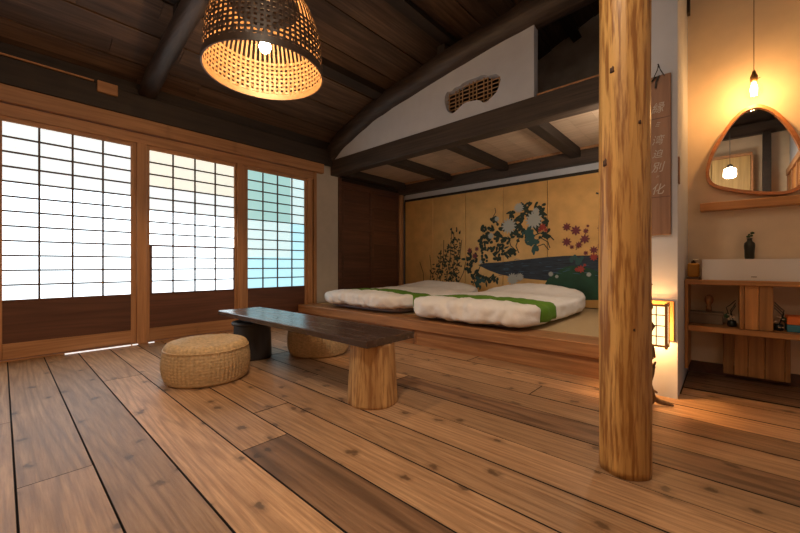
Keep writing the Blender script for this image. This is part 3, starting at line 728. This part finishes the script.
# ---------------------------------------------------------------- low bench table
tb = thing('low_table', 'long low table with dark plank top on a pale and a dark stump', 'table', (-2.4, 1.5, 0))
tp = MB(); n = 40; top_v = []
X0, X1, Y0, Y1 = -3.38, -1.42, 1.31, 1.70
for i in range(n+1):
    x = X0+(X1-X0)*i/n; e = 0.006*noise.noise(Vector((x*5, 1, 0))); e2 = 0.006*noise.noise(Vector((x*5, 7, 0)))
    ya, yb = Y0+e, Y1+e2
    top_v += [(x, ya, 0.352), (x, ya-0.003, 0.386), (x, ya+0.003, 0.391), (x, yb-0.003, 0.391), (x, yb+0.003, 0.386), (x, yb, 0.352)]
tf = [(i*6+k, i*6+(k+1) % 6, (i+1)*6+(k+1) % 6, (i+1)*6+k) for i in range(n) for k in range(6)]+[tuple(range(6)), tuple(n*6+k for k in range(6))[::-1]]
tp.add(top_v, tf).build('table_top', M['bench'], tb)
def rough_log(cx, cy, r0, r1, z0, z1, n=48, m=26, amp=0.03, seed=0.0, facets=0.0, bulge=0.0):
    vs = []
    for j in range(m+1):
        f = j/m; z = z0+(z1-z0)*f
        for k in range(n):
            t = 2*math.pi*k/n
            r = r0+(r1-r0)*f+bulge*math.sin(f*math.pi)
            r *= 1+amp*noise.noise(Vector((math.cos(t)*1.6+seed, math.sin(t)*1.6, z*1.1)))+amp*0.35*noise.noise(Vector((math.cos(t)*6+seed, math.sin(t)*6, z*2.5)))
            if j in (0, m): r *= 0.985
            vs.append((cx+r*math.cos(t), cy+r*math.sin(t), z))
    fs = [(j*n+k, j*n+(k+1) % n, (j+1)*n+(k+1) % n, (j+1)*n+k) for j in range(m) for k in range(n)]
    fs += [tuple(range(n))[::-1], tuple(m*n+k for k in range(n))]
    return MB().add(vs, fs)
rough_log(-1.545, 1.47, 0.148, 0.128, 0.0, 0.352, amp=0.05, seed=2.2).build('leg', M['stump_leg'], tb, smooth=True, label='pale peeled stump leg')
lg = rough_log(-3.06, 1.47, 0.158, 0.150, 0.0, 0.29, amp=0.01, seed=5.0).build('leg', M['stump'], tb, smooth=True, label='dark round stump leg with lip')
MB().lathe([(0.150, 0.285), (0.166, 0.288), (0.170, 0.30), (0.166, 0.312), (0.13, 0.316), (0.10, 0.316)], -3.06, 1.47, 40).build('lip', M['stump'], lg, smooth=True)
B(-3.18, -2.94, 1.40, 1.54, 0.30, 0.352, ch=0.003).build('spacer_block', M['stump'], lg)

# ---------------------------------------------------------------- woven poufs
def pouf(cx, cy, R, H, label, seed=0):
    t = thing('woven_pouf', label, 'pouf', (cx, cy, 0), 'woven floor poufs')
    prof = []
    for i in range(6): a = math.pi/2*i/5; prof.append((R-0.03+0.03*math.sin(a), 0.028-0.028*math.cos(a), 'b'))
    NS = 40
    for i in range(1, NS+1):
        f = i/NS; prof.append((R+0.012*math.sin(f*math.pi), 0.028+(H-0.028-0.055)*f, 's'))
    NT = 9
    for i in range(1, NT+1): a = math.pi/2*i/NT; prof.append((R-0.05+0.05*math.cos(a), H-0.055+0.045*math.sin(a), 't'))
    NR = 26
    for i in range(1, NR+1): f = i/NR; prof.append(((R-0.05)*(1-f)+0.002, H-0.01+0.012*math.sin(f*math.pi/2), 'c'))
    n = 256; vs = []
    for i, (r, z, k) in enumerate(prof):
        for j in range(n):
            th = 2*math.pi*j/n; d = 0; dz = 0
            w1 = math.cos(th*64); sg = 1 if (i % 4) < 2 else -1
            if k == 's': d = 0.0035*w1+0.0016*sg*math.cos(th*128)+0.0012*math.cos(i*math.pi/2)+0.002*noise.noise(Vector((th*9, z*60, seed)))
            if k == 't': d = 0.002*w1; dz = 0.0025*w1
            if k == 'c': dz = 0.0028*math.cos(th*48+(i % 2)*math.pi)*min(1, r/0.08)+0.0025*math.sin(i*math.pi*0.66)
            vs.append((cx+(r+d)*math.cos(th), cy+(r+d)*math.sin(th), z+dz))
    m = len(prof)
    fs = [(i*n+j, i*n+(j+1) % n, (i+1)*n+(j+1) % n, (i+1)*n+j) for i in range(m-1) for j in range(n)]
    fs += [tuple(range(n))[::-1], tuple((m-1)*n+j for j in range(n))]
    MB().add(vs, fs).build('woven_body', M['straw'], t, smooth=True)
    MB().tube([(cx+(R+0.001)*math.cos(a), cy+(R+0.001)*math.sin(a), H-0.052) for a in [2*math.pi*q/64 for q in range(65)]], 0.0055, 8, cap=False).build('rim_braid', M['straw'], t, smooth=True)
pouf(-2.74, 0.985, 0.266, 0.275, 'woven straw pouf standing in front of the low table, by the windows')
pouf(-2.78, 1.96, 0.262, 0.275, 'woven straw pouf half hidden behind the low table', 4)

# ---------------------------------------------------------------- log pillar
pl = rough_log(-0.294, 1.645, 0.090, 0.087, 0.0, 4.18, n=72, m=150, amp=0.05, seed=8.0, bulge=0.0)
o = pl.build('log_pillar', M['pillar'], None, smooth=True, at=(-0.288, 1.655, 0)); tag(o, 'thick peeled golden log pillar standing in the middle of the floor', 'pillar')
for (a, b, rr_) in ((612, 70, 0.010), (605, 163, 0.012), (640, 122, 0.006), (634, 330, 0.007)):
    d = ray(a, b); ox, oy = -(-0.294), -1.645
    A_ = d.x*d.x+d.y*d.y; B2 = 2*(ox*d.x+oy*d.y); C2 = ox*ox+oy*oy-0.0885**2
    t = (-B2-math.sqrt(B2*B2-4*A_*C2))/(2*A_); p_ = Vector((0, 0, CAMH))+d*t; nn_ = Vector((p_.x+0.294, p_.y-1.645, 0)).normalized(); up_ = Vector((0, 0, 1)); sd_ = nn_.cross(up_)
    km = MB(); vs = [p_+nn_*0.003]; 
    for q, h in ((0.5, 0.0035), (1.0, 0.001), (1.15, -0.006)):
        for k in range(10):
            th = 2*math.pi*k/10; w2 = rr_*q*(1+0.25*math.sin(k*2.3)); vs.append(p_+sd_*math.cos(th)*w2*0.8+up_*math.sin(th)*w2*1.3+nn_*h)
    km.add(vs, [(0, 1+k, 1+(k+1) % 10) for k in range(10)]+[(1+i*10+k, 11+i*10+k, 11+i*10+(k+1) % 10, 1+i*10+(k+1) % 10) for i in range(2) for k in range(10)]).build('knot', M['knot'], o, smooth=True)

# ---------------------------------------------------------------- basket pendant
pe = thing('basket_pendant', 'large woven bamboo basket pendant lamp with a lit bulb', 'lamp', tuple(PEND))
H = 0.46
def prr(f):   # radius along height fraction
    return PR*(1.0-0.02*f-0.10*f**2-0.45*max(0, f-0.55)**1.6) if f < 1 else PR*0.6
def psurf(th, z, off=0.0):
    f = (z-PEND.z)/H; r = prr(f)+off
    return Vector((PEND.x+r*math.cos(th), PEND.y+r*math.sin(th), z))
def strip_h(mm, z0, z1, r_off, n=128, wav=0, ph=0, th=0.0022):
    vs = []
    for k in range(n):
        t = 2*math.pi*k/n; w_ = wav*math.cos(64*t/2*1.0+ph) if wav else 0
        vs += [psurf(t, z0, r_off+w_-th/2), psurf(t, z1, r_off+w_-th/2), psurf(t, z1, r_off+w_+th/2), psurf(t, z0, r_off+w_+th/2)]
    mm.add(vs, [(k*4+a, k*4+(a+1) % 4, ((k+1) % n)*4+(a+1) % 4, ((k+1) % n)*4+a) for k in range(n) for a in range(4)])
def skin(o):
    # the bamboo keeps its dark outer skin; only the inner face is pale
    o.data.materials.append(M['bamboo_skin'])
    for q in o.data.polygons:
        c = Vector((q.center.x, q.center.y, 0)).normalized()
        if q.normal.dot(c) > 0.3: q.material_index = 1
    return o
NV = 66
vm = MB()
zr = [PEND.z+0.012+i*(H-0.012)/14 for i in range(15)]
for k in range(NV):
    t = 2*math.pi*k/NV; hw = 0.0085/PR
    vs = []
    for z in zr: vs += [psurf(t-hw, z, -.001), psurf(t+hw, z, -.001), psurf(t+hw, z, .001), psurf(t-hw, z, .001)]
    vm.add(vs, [(i*4+a, i*4+(a+1) % 4, (i+1)*4+(a+1) % 4, (i+1)*4+a) for i in range(14) for a in range(4)])
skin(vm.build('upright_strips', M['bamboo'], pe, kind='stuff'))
hm = MB(); z = PEND.z+0.045; i = 0
while z < PEND.z+0.285:
    strip_h(hm, z, z+0.016, 0.0, n=132, wav=0.0025, ph=math.pi*(i % 2)); z += 0.031; i += 1
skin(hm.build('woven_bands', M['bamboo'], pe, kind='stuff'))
rm = MB(); strip_h(rm, PEND.z-0.002, PEND.z+0.040, 0.0035, th=0.004); strip_h(rm, PEND.z-0.002, PEND.z+0.040, -0.0035, th=0.004)
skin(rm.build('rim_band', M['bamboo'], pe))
tr = MB(); strip_h(tr, PEND.z+H-0.02, PEND.z+H+0.004, 0.0, th=0.012); tr.build('top_ring', M['bamboo'], pe)
fr = MB()
for k in range(3):
    a = 2*math.pi*k/3+0.4; q = psurf(a, PEND.z+H-0.008); fr.tube([q, (PEND.x, PEND.y, PEND.z+H)], 0.003, 6)
fr.build('wire_frame', M['metal_dark'], pe)
bz = PEND.z+0.19
MB().lathe([(0.001, bz-0.04), (0.018, bz-0.037), (0.032, bz-0.024), (0.038, bz-0.004), (0.034, bz+0.016), (0.022, bz+0.038), (0.015, bz+0.055)], PEND.x, PEND.y, 24).build('bulb', M['glow'], pe, smooth=True)
MB().lathe([(0.001, bz+0.05), (0.019, bz+0.05), (0.021, bz+0.06), (0.021, bz+0.11), (0.008, bz+0.125), (0.001, bz+0.125)], PEND.x, PEND.y, 20).build('socket', M['metal_dark'], pe, smooth=True)
MB().tube([(PEND.x, PEND.y, bz+0.12), (PEND.x, PEND.y, PEND.z+H+0.02), (PEND.x, PEND.y, roofz(PEND.x)-0.142)], 0.004, 8).build('cord', M['cord'], pe)

# ---------------------------------------------------------------- vanity
vx0 = -0.208
va = thing('vanity_shelves', 'open cedar wash-stand with counter, lower shelf and plank boxing', 'shelf unit', (0.2, 3.33, 0))
B(vx0, 0.76, 3.16, 3.488, 0.668, 0.700, ch=0.003).build('counter', M['cedar_h'], va)
B(vx0+0.02, 0.76, 3.16, 3.488, 0.352, 0.388, ch=0.003).build('lower_shelf', M['cedar_h'], va)
B(vx0, vx0+0.018, 3.17, 3.47, 0.086, 0.667, ch=0.002).build('side_board', M['cedar_v'], va)
ux = [0.068, 0.092, 0.158, 0.222]
for a, b in zip(ux, ux[1:]): B(a+0.001, b-0.001, 3.19, 3.21, 0.389, 0.667, ch=0.002).build('box_board', M['cedar_v'], va)
B(0.070, 0.088, 3.21, 3.488, 0.389, 0.667, ch=0.002).build('box_side', M['cedar_v'], va)
B(0.203, 0.221, 3.21, 3.488, 0.389, 0.667, ch=0.002).build('box_side', M['cedar_v'], va)
lx = [on_y(723, 300, 3.38).x, on_y(734, 300, 3.38).x, on_y(748, 300, 3.38).x, on_y(765, 300, 3.38).x, on_y(785, 300, 3.38).x, on_y(791, 300, 3.38).x]
for a, b in zip(lx, lx[1:]): B(a+0.001, b-0.001, 3.38, 3.40, 0.045, 0.351, ch=0.002).build('box_board', M['cedar_v'], va)
B(lx[0], lx[0]+0.018, 3.40, 3.474, 0.045, 0.351, ch=0.002).build('box_side', M['cedar_v'], va)
B(lx[-1]-0.018, lx[-1], 3.40, 3.474, 0.045, 0.351, ch=0.002).build('box_side', M['cedar_v'], va)
B(0.70, 0.74, 3.17, 3.47, 0.006, 0.667, ch=0.002).build('side_board', M['cedar_v'], va)

bx0 = on_y(702, 270, 3.19).x
bs = thing('wash_basin', 'rectangular white ceramic wash basin on the cedar counter', 'basin', (0.15, 3.3, 0.70))
o1 = [(bx0, 3.19), (bx0+0.55, 3.19), (bx0+0.55, 3.475), (bx0, 3.475)]
t_ = 0.018; zb_, zt_ = 0.7005, 0.838
outer_r = [Vector((a, b, zt_)) for a, b in o1]
inner_r = [Vector((bx0+t_, 3.19+t_, zt_)), Vector((bx0+0.55-t_, 3.19+t_, zt_)), Vector((bx0+0.55-t_, 3.475-0.07, zt_)), Vector((bx0+t_, 3.475-0.07, zt_))]
MB().prism([outer_r, inner_r], (0, 0, zb_-zt_)).build('bowl', M['ceramic'], bs)
B(bx0+t_-0.001, bx0+0.55-t_+0.001, 3.19+t_-0.001, 3.475-0.069, zb_, 0.735).build('bowl_floor', M['ceramic'], bs)
tg = on_y(754, 275, 3.19)
B(tg.x-0.013, tg.x+0.013, 3.188, 3.1915, 0.722, 0.727).build('maker_mark', M['greybox'], bs)

vp = on_y(749.5, 255, 3.44)
vs_ = thing('bottle_vase', 'small black bottle vase with a sprig, on the basin rim', 'vase', (vp.x, 3.44, 0.838))
MB().lathe([(0.001, 0.8385), (0.021, 0.8385), (0.025, 0.85), (0.026, 0.90), (0.029, 0.93), (0.027, 0.95), (0.014, 0.963), (0.012, 0.975), (0.016, 0.982), (0.013, 0.984), (0.001, 0.980)], vp.x, 3.44, 24).build('body', M['black_vase'], vs_, smooth=True)
sp = MB().tube([(vp.x, 3.44, 0.975), (vp.x+0.004, 3.44, 0.995), (vp.x+0.012, 3.438, 1.015)], 0.002, 6).build('stem', M['leaf'], vs_)
for (dx, dz, r) in ((-0.006, 0.994, .012), (0.010, 1.000, .009), (0.014, 1.018, .012), (-0.002, 1.008, 0.008)):
    MB().lathe([(0.001, dz-r*.7), (r*.7, dz-r*.4), (r, dz), (r*.7, dz+r*.5), (0.001, dz+r*.8)], vp.x+dx, 3.438, 8).build('leaf', M['leaf'], vs_, smooth=True)

sp_ = on_y(693.5, 268, 3.30)
sd = thing('soap_dispenser', 'square amber soap dispenser with metal pump at counter left end', 'dispenser', (sp_.x, 3.30, 0.70))
B(sp_.x-0.035, sp_.x+0.035, 3.265, 3.335, 0.7005, 0.715, ch=0.003).build('base', M['greybox'], sd)
B(sp_.x-0.033, sp_.x+0.033, 3.268, 3.332, 0.715, 0.812, ch=0.008).build('bottle', M['amber'], sd)
MB().lathe([(0.001, 0.812), (0.014, 0.812), (0.014, 0.825), (0.006, 0.827), (0.006, 0.84), (0.001, 0.84)], sp_.x, 3.30, 16).build('pump', M['metal_dark'], sd, smooth=True)
B(sp_.x-0.006, sp_.x+0.030, 3.290, 3.302, 0.832, 0.840, ch=0.002).build('nozzle', M['foil'], sd)
# things on the lower shelf
gx0, gx1 = on_y(689, 316, 3.30).x, on_y(723, 316, 3.30).x
gb_ = thing('storage_box', 'long low brown box on the lower shelf, left compartment', 'box', ((gx0+gx1)/2, 3.36, 0.388))
B(gx0, gx1, 3.30, 3.42, 0.3885, 0.455, ch=0.004).build('body', M['greybox'], gb_)
B(gx0-0.002, gx1+0.002, 3.298, 3.422, 0.455, 0.470, ch=0.003).build('lid', M['greybox'], gb_)
hx_ = on_y(709, 300, 3.38).x
wf = thing('wooden_figure', 'small slim brown wooden figure standing on the long brown box', 'figurine', (hx_, 3.38, 0.470))
MB().lathe([(0.001, 0.4705), (0.018, 0.4705), (0.016, 0.50), (0.012, 0.515), (0.022, 0.535), (0.026, 0.555), (0.022, 0.575), (0.012, 0.585), (0.001, 0.588)], hx_, 3.38, 20).build('body', M['step'], wf, smooth=True)
def wire_spray(px, label, seed, mirror=1):
    q = on_y(px, 325, 3.27); r_ = random.Random(seed)
    t = thing('dried_arrangement', label, 'ornament', (q.x, 3.28, 0.388))
    MB().lathe([(0.001, 0.3885), (0.022, 0.3885), (0.026, 0.40), (0.022, 0.425), (0.016, 0.43), (0.001, 0.426)], q.x, 3.28, 20).build('pot', M['black_vase'], t, smooth=True)
    for k in range(3):
        a = r_.uniform(-0.4, 0.4)
        MB().tube([(q.x+a*0.02, 3.28, 0.425), (q.x-0.018*mirror+a*0.03, 3.28+a*0.02, 0.475+k*0.02), (q.x-0.004*mirror+a*0.02, 3.27, 0.50+k*0.015), (q.x+0.018*mirror, 3.27, 0.53+k*0.018)], 0.0028, 6).build('twig', M['black_vase'], t)
    for k in range(7):
        B(*(lambda c: (c[0]-.006, c[0]+.006, c[1]-.002, c[1]+.002, c[2]-.003, c[2]+.003))((q.x+r_.uniform(-.022, .022), 3.252, 0.43+r_.uniform(-.02, .05))), ch=0.0008).build('shiny_tag', M['foil'], t)
    MB().lathe([(0.001, 0.44), (0.012, 0.45), (0.013, 0.465), (0.001, 0.475)], q.x-0.026*mirror, 3.27, 10).build('leaf', M['leaf'], t, smooth=True)
wire_spray(732, 'dark twig arrangement with shiny tags, left of the upright plank boxing', 2)
wire_spray(778.5, 'dark twig arrangement with shiny tags, beside the orange box', 5, -1)
ob0, ob1 = on_y(787, 325, 3.24).x, on_y(809, 325, 3.24).x
t = thing('blue_box', 'blue box on the lower shelf underneath the orange box', 'box', ((ob0+ob1)/2, 3.29, 0.388))
B(ob0, ob1, 3.24, 3.36, 0.3885, 0.433, ch=0.003).build('body', M['bluebox'], t)
t = thing('orange_box', 'bright orange box stacked on top of the blue box', 'box', ((ob0+ob1)/2, 3.29, 0.433))
B(ob0, ob1, 3.24, 3.36, 0.4335, 0.485, ch=0.003).build('body', M['orange'], t)

# mirror and wall ledge
mi = thing('wall_mirror', 'rounded triangular wall mirror in a curved orange wood frame', 'mirror', (0.15, 3.45, 1.2))
opx = [(706, 178), (706.5, 166), (711, 152), (719, 138), (729, 123), (740, 111.5), (751, 105.5), (762, 104.5), (774, 109), (785, 118), (795, 130), (803, 145), (808, 162), (808, 176), (802, 187), (790, 193), (772, 194.5), (750, 193.5), (728, 190.5), (712, 186)]
mo = [on_y(a, b, 3.43) for a, b in opx]
def catmull(P, k=4):
    out = []; n = len(P)
    for i in range(n):
        p0, p1, p2, p3 = P[i-1], P[i], P[(i+1) % n], P[(i+2) % n]
        for j in range(k):
            t = j/k; out.append(0.5*((2*p1)+(-p0+p2)*t+(2*p0-5*p1+4*p2-p3)*t*t+(-p0+3*p1-3*p2+p3)*t**3))
    return out
mo = catmull(mo); mo = [Vector((v.x, 3.43, v.z)) for v in mo]
cen = sum(mo, Vector())/len(mo)
mi_in = [cen+(v-cen)*(1-0.021/(v-cen).length) for v in mo]
MB().prism([mo, mi_in], (0, 0.05, 0)).build('frame', M['mirror_frame'], mi)
MB().prism([[Vector((v.x, 3.452, v.z)) for v in [cen+(v-cen)*(1-0.018/(v-cen).length) for v in mo]]], (0, 0.01, 0)).build('mirror_glass', M['mirror'], mi)
le = on_y(700, 207, 3.40)
o = B(le.x, le.x+0.62, 3.395, 3.489, 1.190, 1.245, ch=0.003).build('wall_ledge', M['cedar_h'], None, at=(0.1, 3.45, 1.19)); tag(o, 'narrow pale cedar ledge fixed to the wall below the mirror', 'shelf')

# hanging bulb over mirror
bu = thing('hanging_bulb', 'clear glass bulb glowing on a cord above the mirror', 'lamp', tuple(BULB))
MB().lathe([(0.001, BULB.z-0.05), (0.022, BULB.z-0.045), (0.042, BULB.z-0.022), (0.048, BULB.z+0.004), (0.040, BULB.z+0.032), (0.022, BULB.z+0.058), (0.016, BULB.z+0.072)], BULB.x, BULB.y, 28).build('glass_globe', M['glass'], bu, smooth=True)
for k in range(4):
    a = k*math.pi/2
    MB().tube([(BULB.x+0.006*math.cos(a), BULB.y+0.006*math.sin(a), BULB.z+0.06), (BULB.x+0.016*math.cos(a), BULB.y+0.016*math.sin(a), BULB.z+0.02), (BULB.x+0.012*math.cos(a), BULB.y+0.012*math.sin(a), BULB.z-0.028)], 0.0028, 6).build('filament', M['glow2'], bu)
MB().lathe([(0.001, BULB.z+0.066), (0.018, BULB.z+0.066), (0.019, BULB.z+0.10), (0.012, BULB.z+0.115), (0.008, BULB.z+0.135), (0.001, BULB.z+0.135)], BULB.x, BULB.y, 20).build('socket', M['brass'], bu, smooth=True)
MB().tube([(BULB.x, BULB.y, BULB.z+0.075), (BULB.x+0.03, BULB.y, BULB.z+0.082)], 0.003, 6).build('switch_key', M['brass'], bu)
MB().tube([(BULB.x, BULB.y, BULB.z+0.13), (BULB.x, BULB.y, roofz(BULB.x)-0.005)], 0.0022, 6).build('cord', M['brass'], bu)
# lantern pendant seen in the mirror
hl = thing('hall_lantern', 'white opal glass lantern pendant reflected in the mirror', 'lamp', (0.055, -0.6, 2.2))
MB().lathe([(0.001, 2.14), (0.05, 2.14), (0.07, 2.155), (0.075, 2.18), (0.075, 2.23), (0.07, 2.27), (0.04, 2.29), (0.03, 2.295)], 0.055, -0.6, 28).build('shade', M['hall_shade'], hl, smooth=True)
MB().lathe([(0.001, 2.35), (0.03, 2.34), (0.04, 2.30), (0.03, 2.29), (0.001, 2.29)], 0.055, -0.6, 20).build('socket', M['metal_dark'], hl, smooth=True)
MB().tube([(0.055, -0.6, 2.34), (0.055, -0.6, roofz(0.055)-0.005)], 0.004, 6).build('cord', M['cord'], hl)

sc_ = thing('alcove_fill_lamp', 'added unseen fill lamp beside the beds on the white partition, hidden behind the pillar', 'lamp', (-0.45, 3.62, 1.8))  # fitting made up to carry the alcove fill light
B(-0.44, -0.421, 3.57, 3.67, 1.70, 1.86, ch=0.004).build('wall_plate', M['brass'], sc_)
MB().lathe([(0.05, 1.70), (0.055, 1.72), (0.055, 1.84), (0.05, 1.86)], -0.56, 3.62, 24).build('glass_shade', M['glass'], sc_, smooth=True)
MB().tube([(-0.44, 3.62, 1.715), (-0.56, 3.62, 1.70)], 0.008, 8).build('arm', M['brass'], sc_)
# ---------------------------------------------------------------- hanging wooden sign
WY = 2.70
a0 = on_y(651, 74, WY-0.02); a1 = on_y(671, 234.5, WY-0.02)
sx0, sx1 = a1.x-0.125, a1.x; szt, szb = on_y(661, 75, WY-0.02).z, a1.z
sg = thing('wooden_sign', 'tall narrow brown board with white brush characters, hung beside the pillar', 'sign', ((sx0+sx1)/2, WY-0.012, szb))
zseg = [szt, on_y(661, 118, WY-0.02).z, on_y(661, 197, WY-0.02).z, szb]
B(sx0, sx1, WY-0.022, WY-0.004, szb, szt, ch=0.003).build('board', M['sign'], sg)
for z in zseg[1:3]: B(sx0+0.004, sx1-0.004, WY-0.0235, WY-0.021, z-0.002, z+0.002).build('groove_line', M['skirt'], sg)
nl = on_y(658.5, 66, WY-0.02)
MB().tube([(nl.x, WY, nl.z), (nl.x, WY-0.035, nl.z+0.004)], 0.004, 8).build('nail', M['metal_dark'], sg)
MB().tube([(nl.x-0.025, WY-0.026, szt-0.012), (nl.x-0.006, WY-0.028, nl.z-0.03), (nl.x, WY-0.03, nl.z+0.004), (nl.x+0.010, WY-0.028, nl.z-0.03), (nl.x+0.03, WY-0.026, szt-0.012)], 0.0028, 6).build('hanging_cord', M['cord'], sg)
MB().tube([(nl.x-0.035, WY-0.028, szt-0.03), (nl.x-0.015, WY-0.033, szt-0.01), (nl.x+0.004, WY-0.030, szt-0.005), (nl.x-0.01, WY-0.034, szt-0.04), (nl.x-0.014, WY-0.030, szt-0.075)], 0.005, 6).build('knot', M['cord'], sg)
font = None
try:
    import os
    fp = os.path.join(bpy.utils.resource_path('LOCAL'), 'datafiles', 'fonts', 'Noto Sans CJK Regular.woff2')
except Exception: pass
for ch_, py, sz in (('縁', 109, .068), ('ミ', 125, .036), ('湾', 141, .062), ('迫', 154.5, .054), ('別', 168, .066), ('〃', 177, .026), ('化', 190, .070)):
    cu = bpy.data.curves.new('character', 'FONT'); cu.body = ch_; cu.size = sz; cu.extrude = 0.0006; cu.align_x = 'CENTER'; cu.align_y = 'CENTER'; cu.shear = 0.25
    to = bpy.data.objects.new('character', cu); C.objects.link(to)
    bpy.context.view_layer.update()
    me = bpy.data.meshes.new_from_object(to.evaluated_get(bpy.context.evaluated_depsgraph_get()))
    bpy.data.objects.remove(to)
    me.name = 'character'; me.materials.clear(); me.materials.append(M['char'])
    o = bpy.data.objects.new('painted_character', me); C.objects.link(o); o.parent = sg
    q = on_y(657.3, py, WY-0.023)
    o.location = Vector((q.x, WY-0.0232, q.z))-sg.location; o.rotation_euler = (math.pi/2, 0, 0); o.scale = (0.95, 1, 1)
# small wall switch on the narrow reveal
o = B(-0.212, -0.202, 2.715, 2.765, 1.29, 1.45, ch=0.003).build('wall_plate', M['sign'], None, at=(-0.2, 2.74, 1.3)); tag(o, 'slim brown plate on the narrow wall edge right of the sign', 'plate')

# ---------------------------------------------------------------- wall lantern and driftwood
wl = thing('wall_lantern', 'small glowing paper box lantern on the white wall behind the pillar', 'lamp', (-0.325, 2.62, 0.32))
lx0, lx1, ly0, ly1, lz0, lz1 = -0.405, -0.243, 2.548, 2.655, 0.325, 0.572
B(-0.425, -0.224, 2.68, 2.699, 0.345, 0.585, ch=0.003).build('back_board', M['cedar_v'], wl)
B(-0.34, -0.31, 2.655, 2.68, 0.40, 0.50).build('bracket', M['cedar_v'], wl)
for (cx_, cy_) in ((lx0, ly0), (lx1-0.014, ly0), (lx0, ly1-0.014), (lx1-0.014, ly1-0.014)):
    B(cx_, cx_+0.014, cy_, cy_+0.014, lz0-0.01, lz1+0.006, ch=0.001).build('corner_post', M['cedar_v'], wl)
for z in (lz0, lz1-0.012):
    B(lx0+0.014, lx1-0.014, ly0+0.001, ly0+0.012, z, z+0.012).build('rail', M['cedar_v'], wl)
    for xx in (lx0+0.001, lx1-0.012): B(xx, xx+0.011, ly0+0.014, ly1-0.014, z, z+0.012).build('rail', M['cedar_v'], wl)
B(lx0+0.014, lx1-0.014, ly0+0.007, ly0+0.009, lz0+0.012, lz1-0.012).build('paper', M['lantern'], wl)
for xx in (lx0+0.006, lx1-0.008): B(xx, xx+0.002, ly0+0.014, ly1-0.014, lz0+0.012, lz1-0.012).build('paper', M['lantern'], wl)
for i in range(1, 4):
    z = lz0+(lz1-lz0)*i/4; B(lx0+0.014, lx1-0.014, ly0+0.002, ly0+0.006, z-0.0025, z+0.0025).build('lattice_bar', M['skirt'], wl)
for i in range(1, 3):
    x = lx0+(lx1-lx0)*i/3; B(x-0.0025, x+0.0025, ly0+0.0015, ly0+0.0055, lz0+0.012, lz1-0.012).build('lattice_bar', M['skirt'], wl)
dw = thing('driftwood_stand', 'gnarled brown driftwood root standing on the floor behind the pillar', 'driftwood', (-0.37, 2.50, 0))
rd = random.Random(3)
pts = []; 
for i in range(26):
    z = 0.02+i*0.027; pts.append((-0.328+0.016*math.sin(i*1.3)+rd.uniform(-.008, .008), 2.49+0.012*math.cos(i*1.7), z))
MB().tube(pts, [0.026-0.0006*i+rd.uniform(-.005, .006) for i in range(26)], 12, rn=0.3, seed=2).build('trunk', M['drift'], dw, smooth=True)
MB().tube([(-0.335, 2.49, 0.05), (-0.30, 2.50, 0.035), (-0.275, 2.515, 0.02), (-0.235, 2.53, 0.014), (-0.215, 2.52, 0.012)], [0.022, 0.015, 0.014, 0.011, 0.006], 10, rn=0.3).build('root', M['drift'], dw, smooth=True)
MB().tube([(-0.35, 2.49, 0.12), (-0.31, 2.49, 0.085), (-0.285, 2.495, 0.075)], [0.016, 0.010, 0.005], 8, rn=0.3).build('root', M['drift'], dw, smooth=True)
MB().tube([(-0.36, 2.49, 0.05), (-0.42, 2.47, 0.02), (-0.46, 2.43, 0.012)], [0.022, 0.014, 0.008], 8, rn=0.3).build('root', M['drift'], dw, smooth=True)
MB().tube([(-0.33, 2.49, 0.22), (-0.300, 2.49, 0.23), (-0.292, 2.49, 0.25)], [0.014, 0.009, 0.004], 8, rn=0.3).build('knob', M['drift'], dw, smooth=True)
print('objects', len(bpy.data.objects))
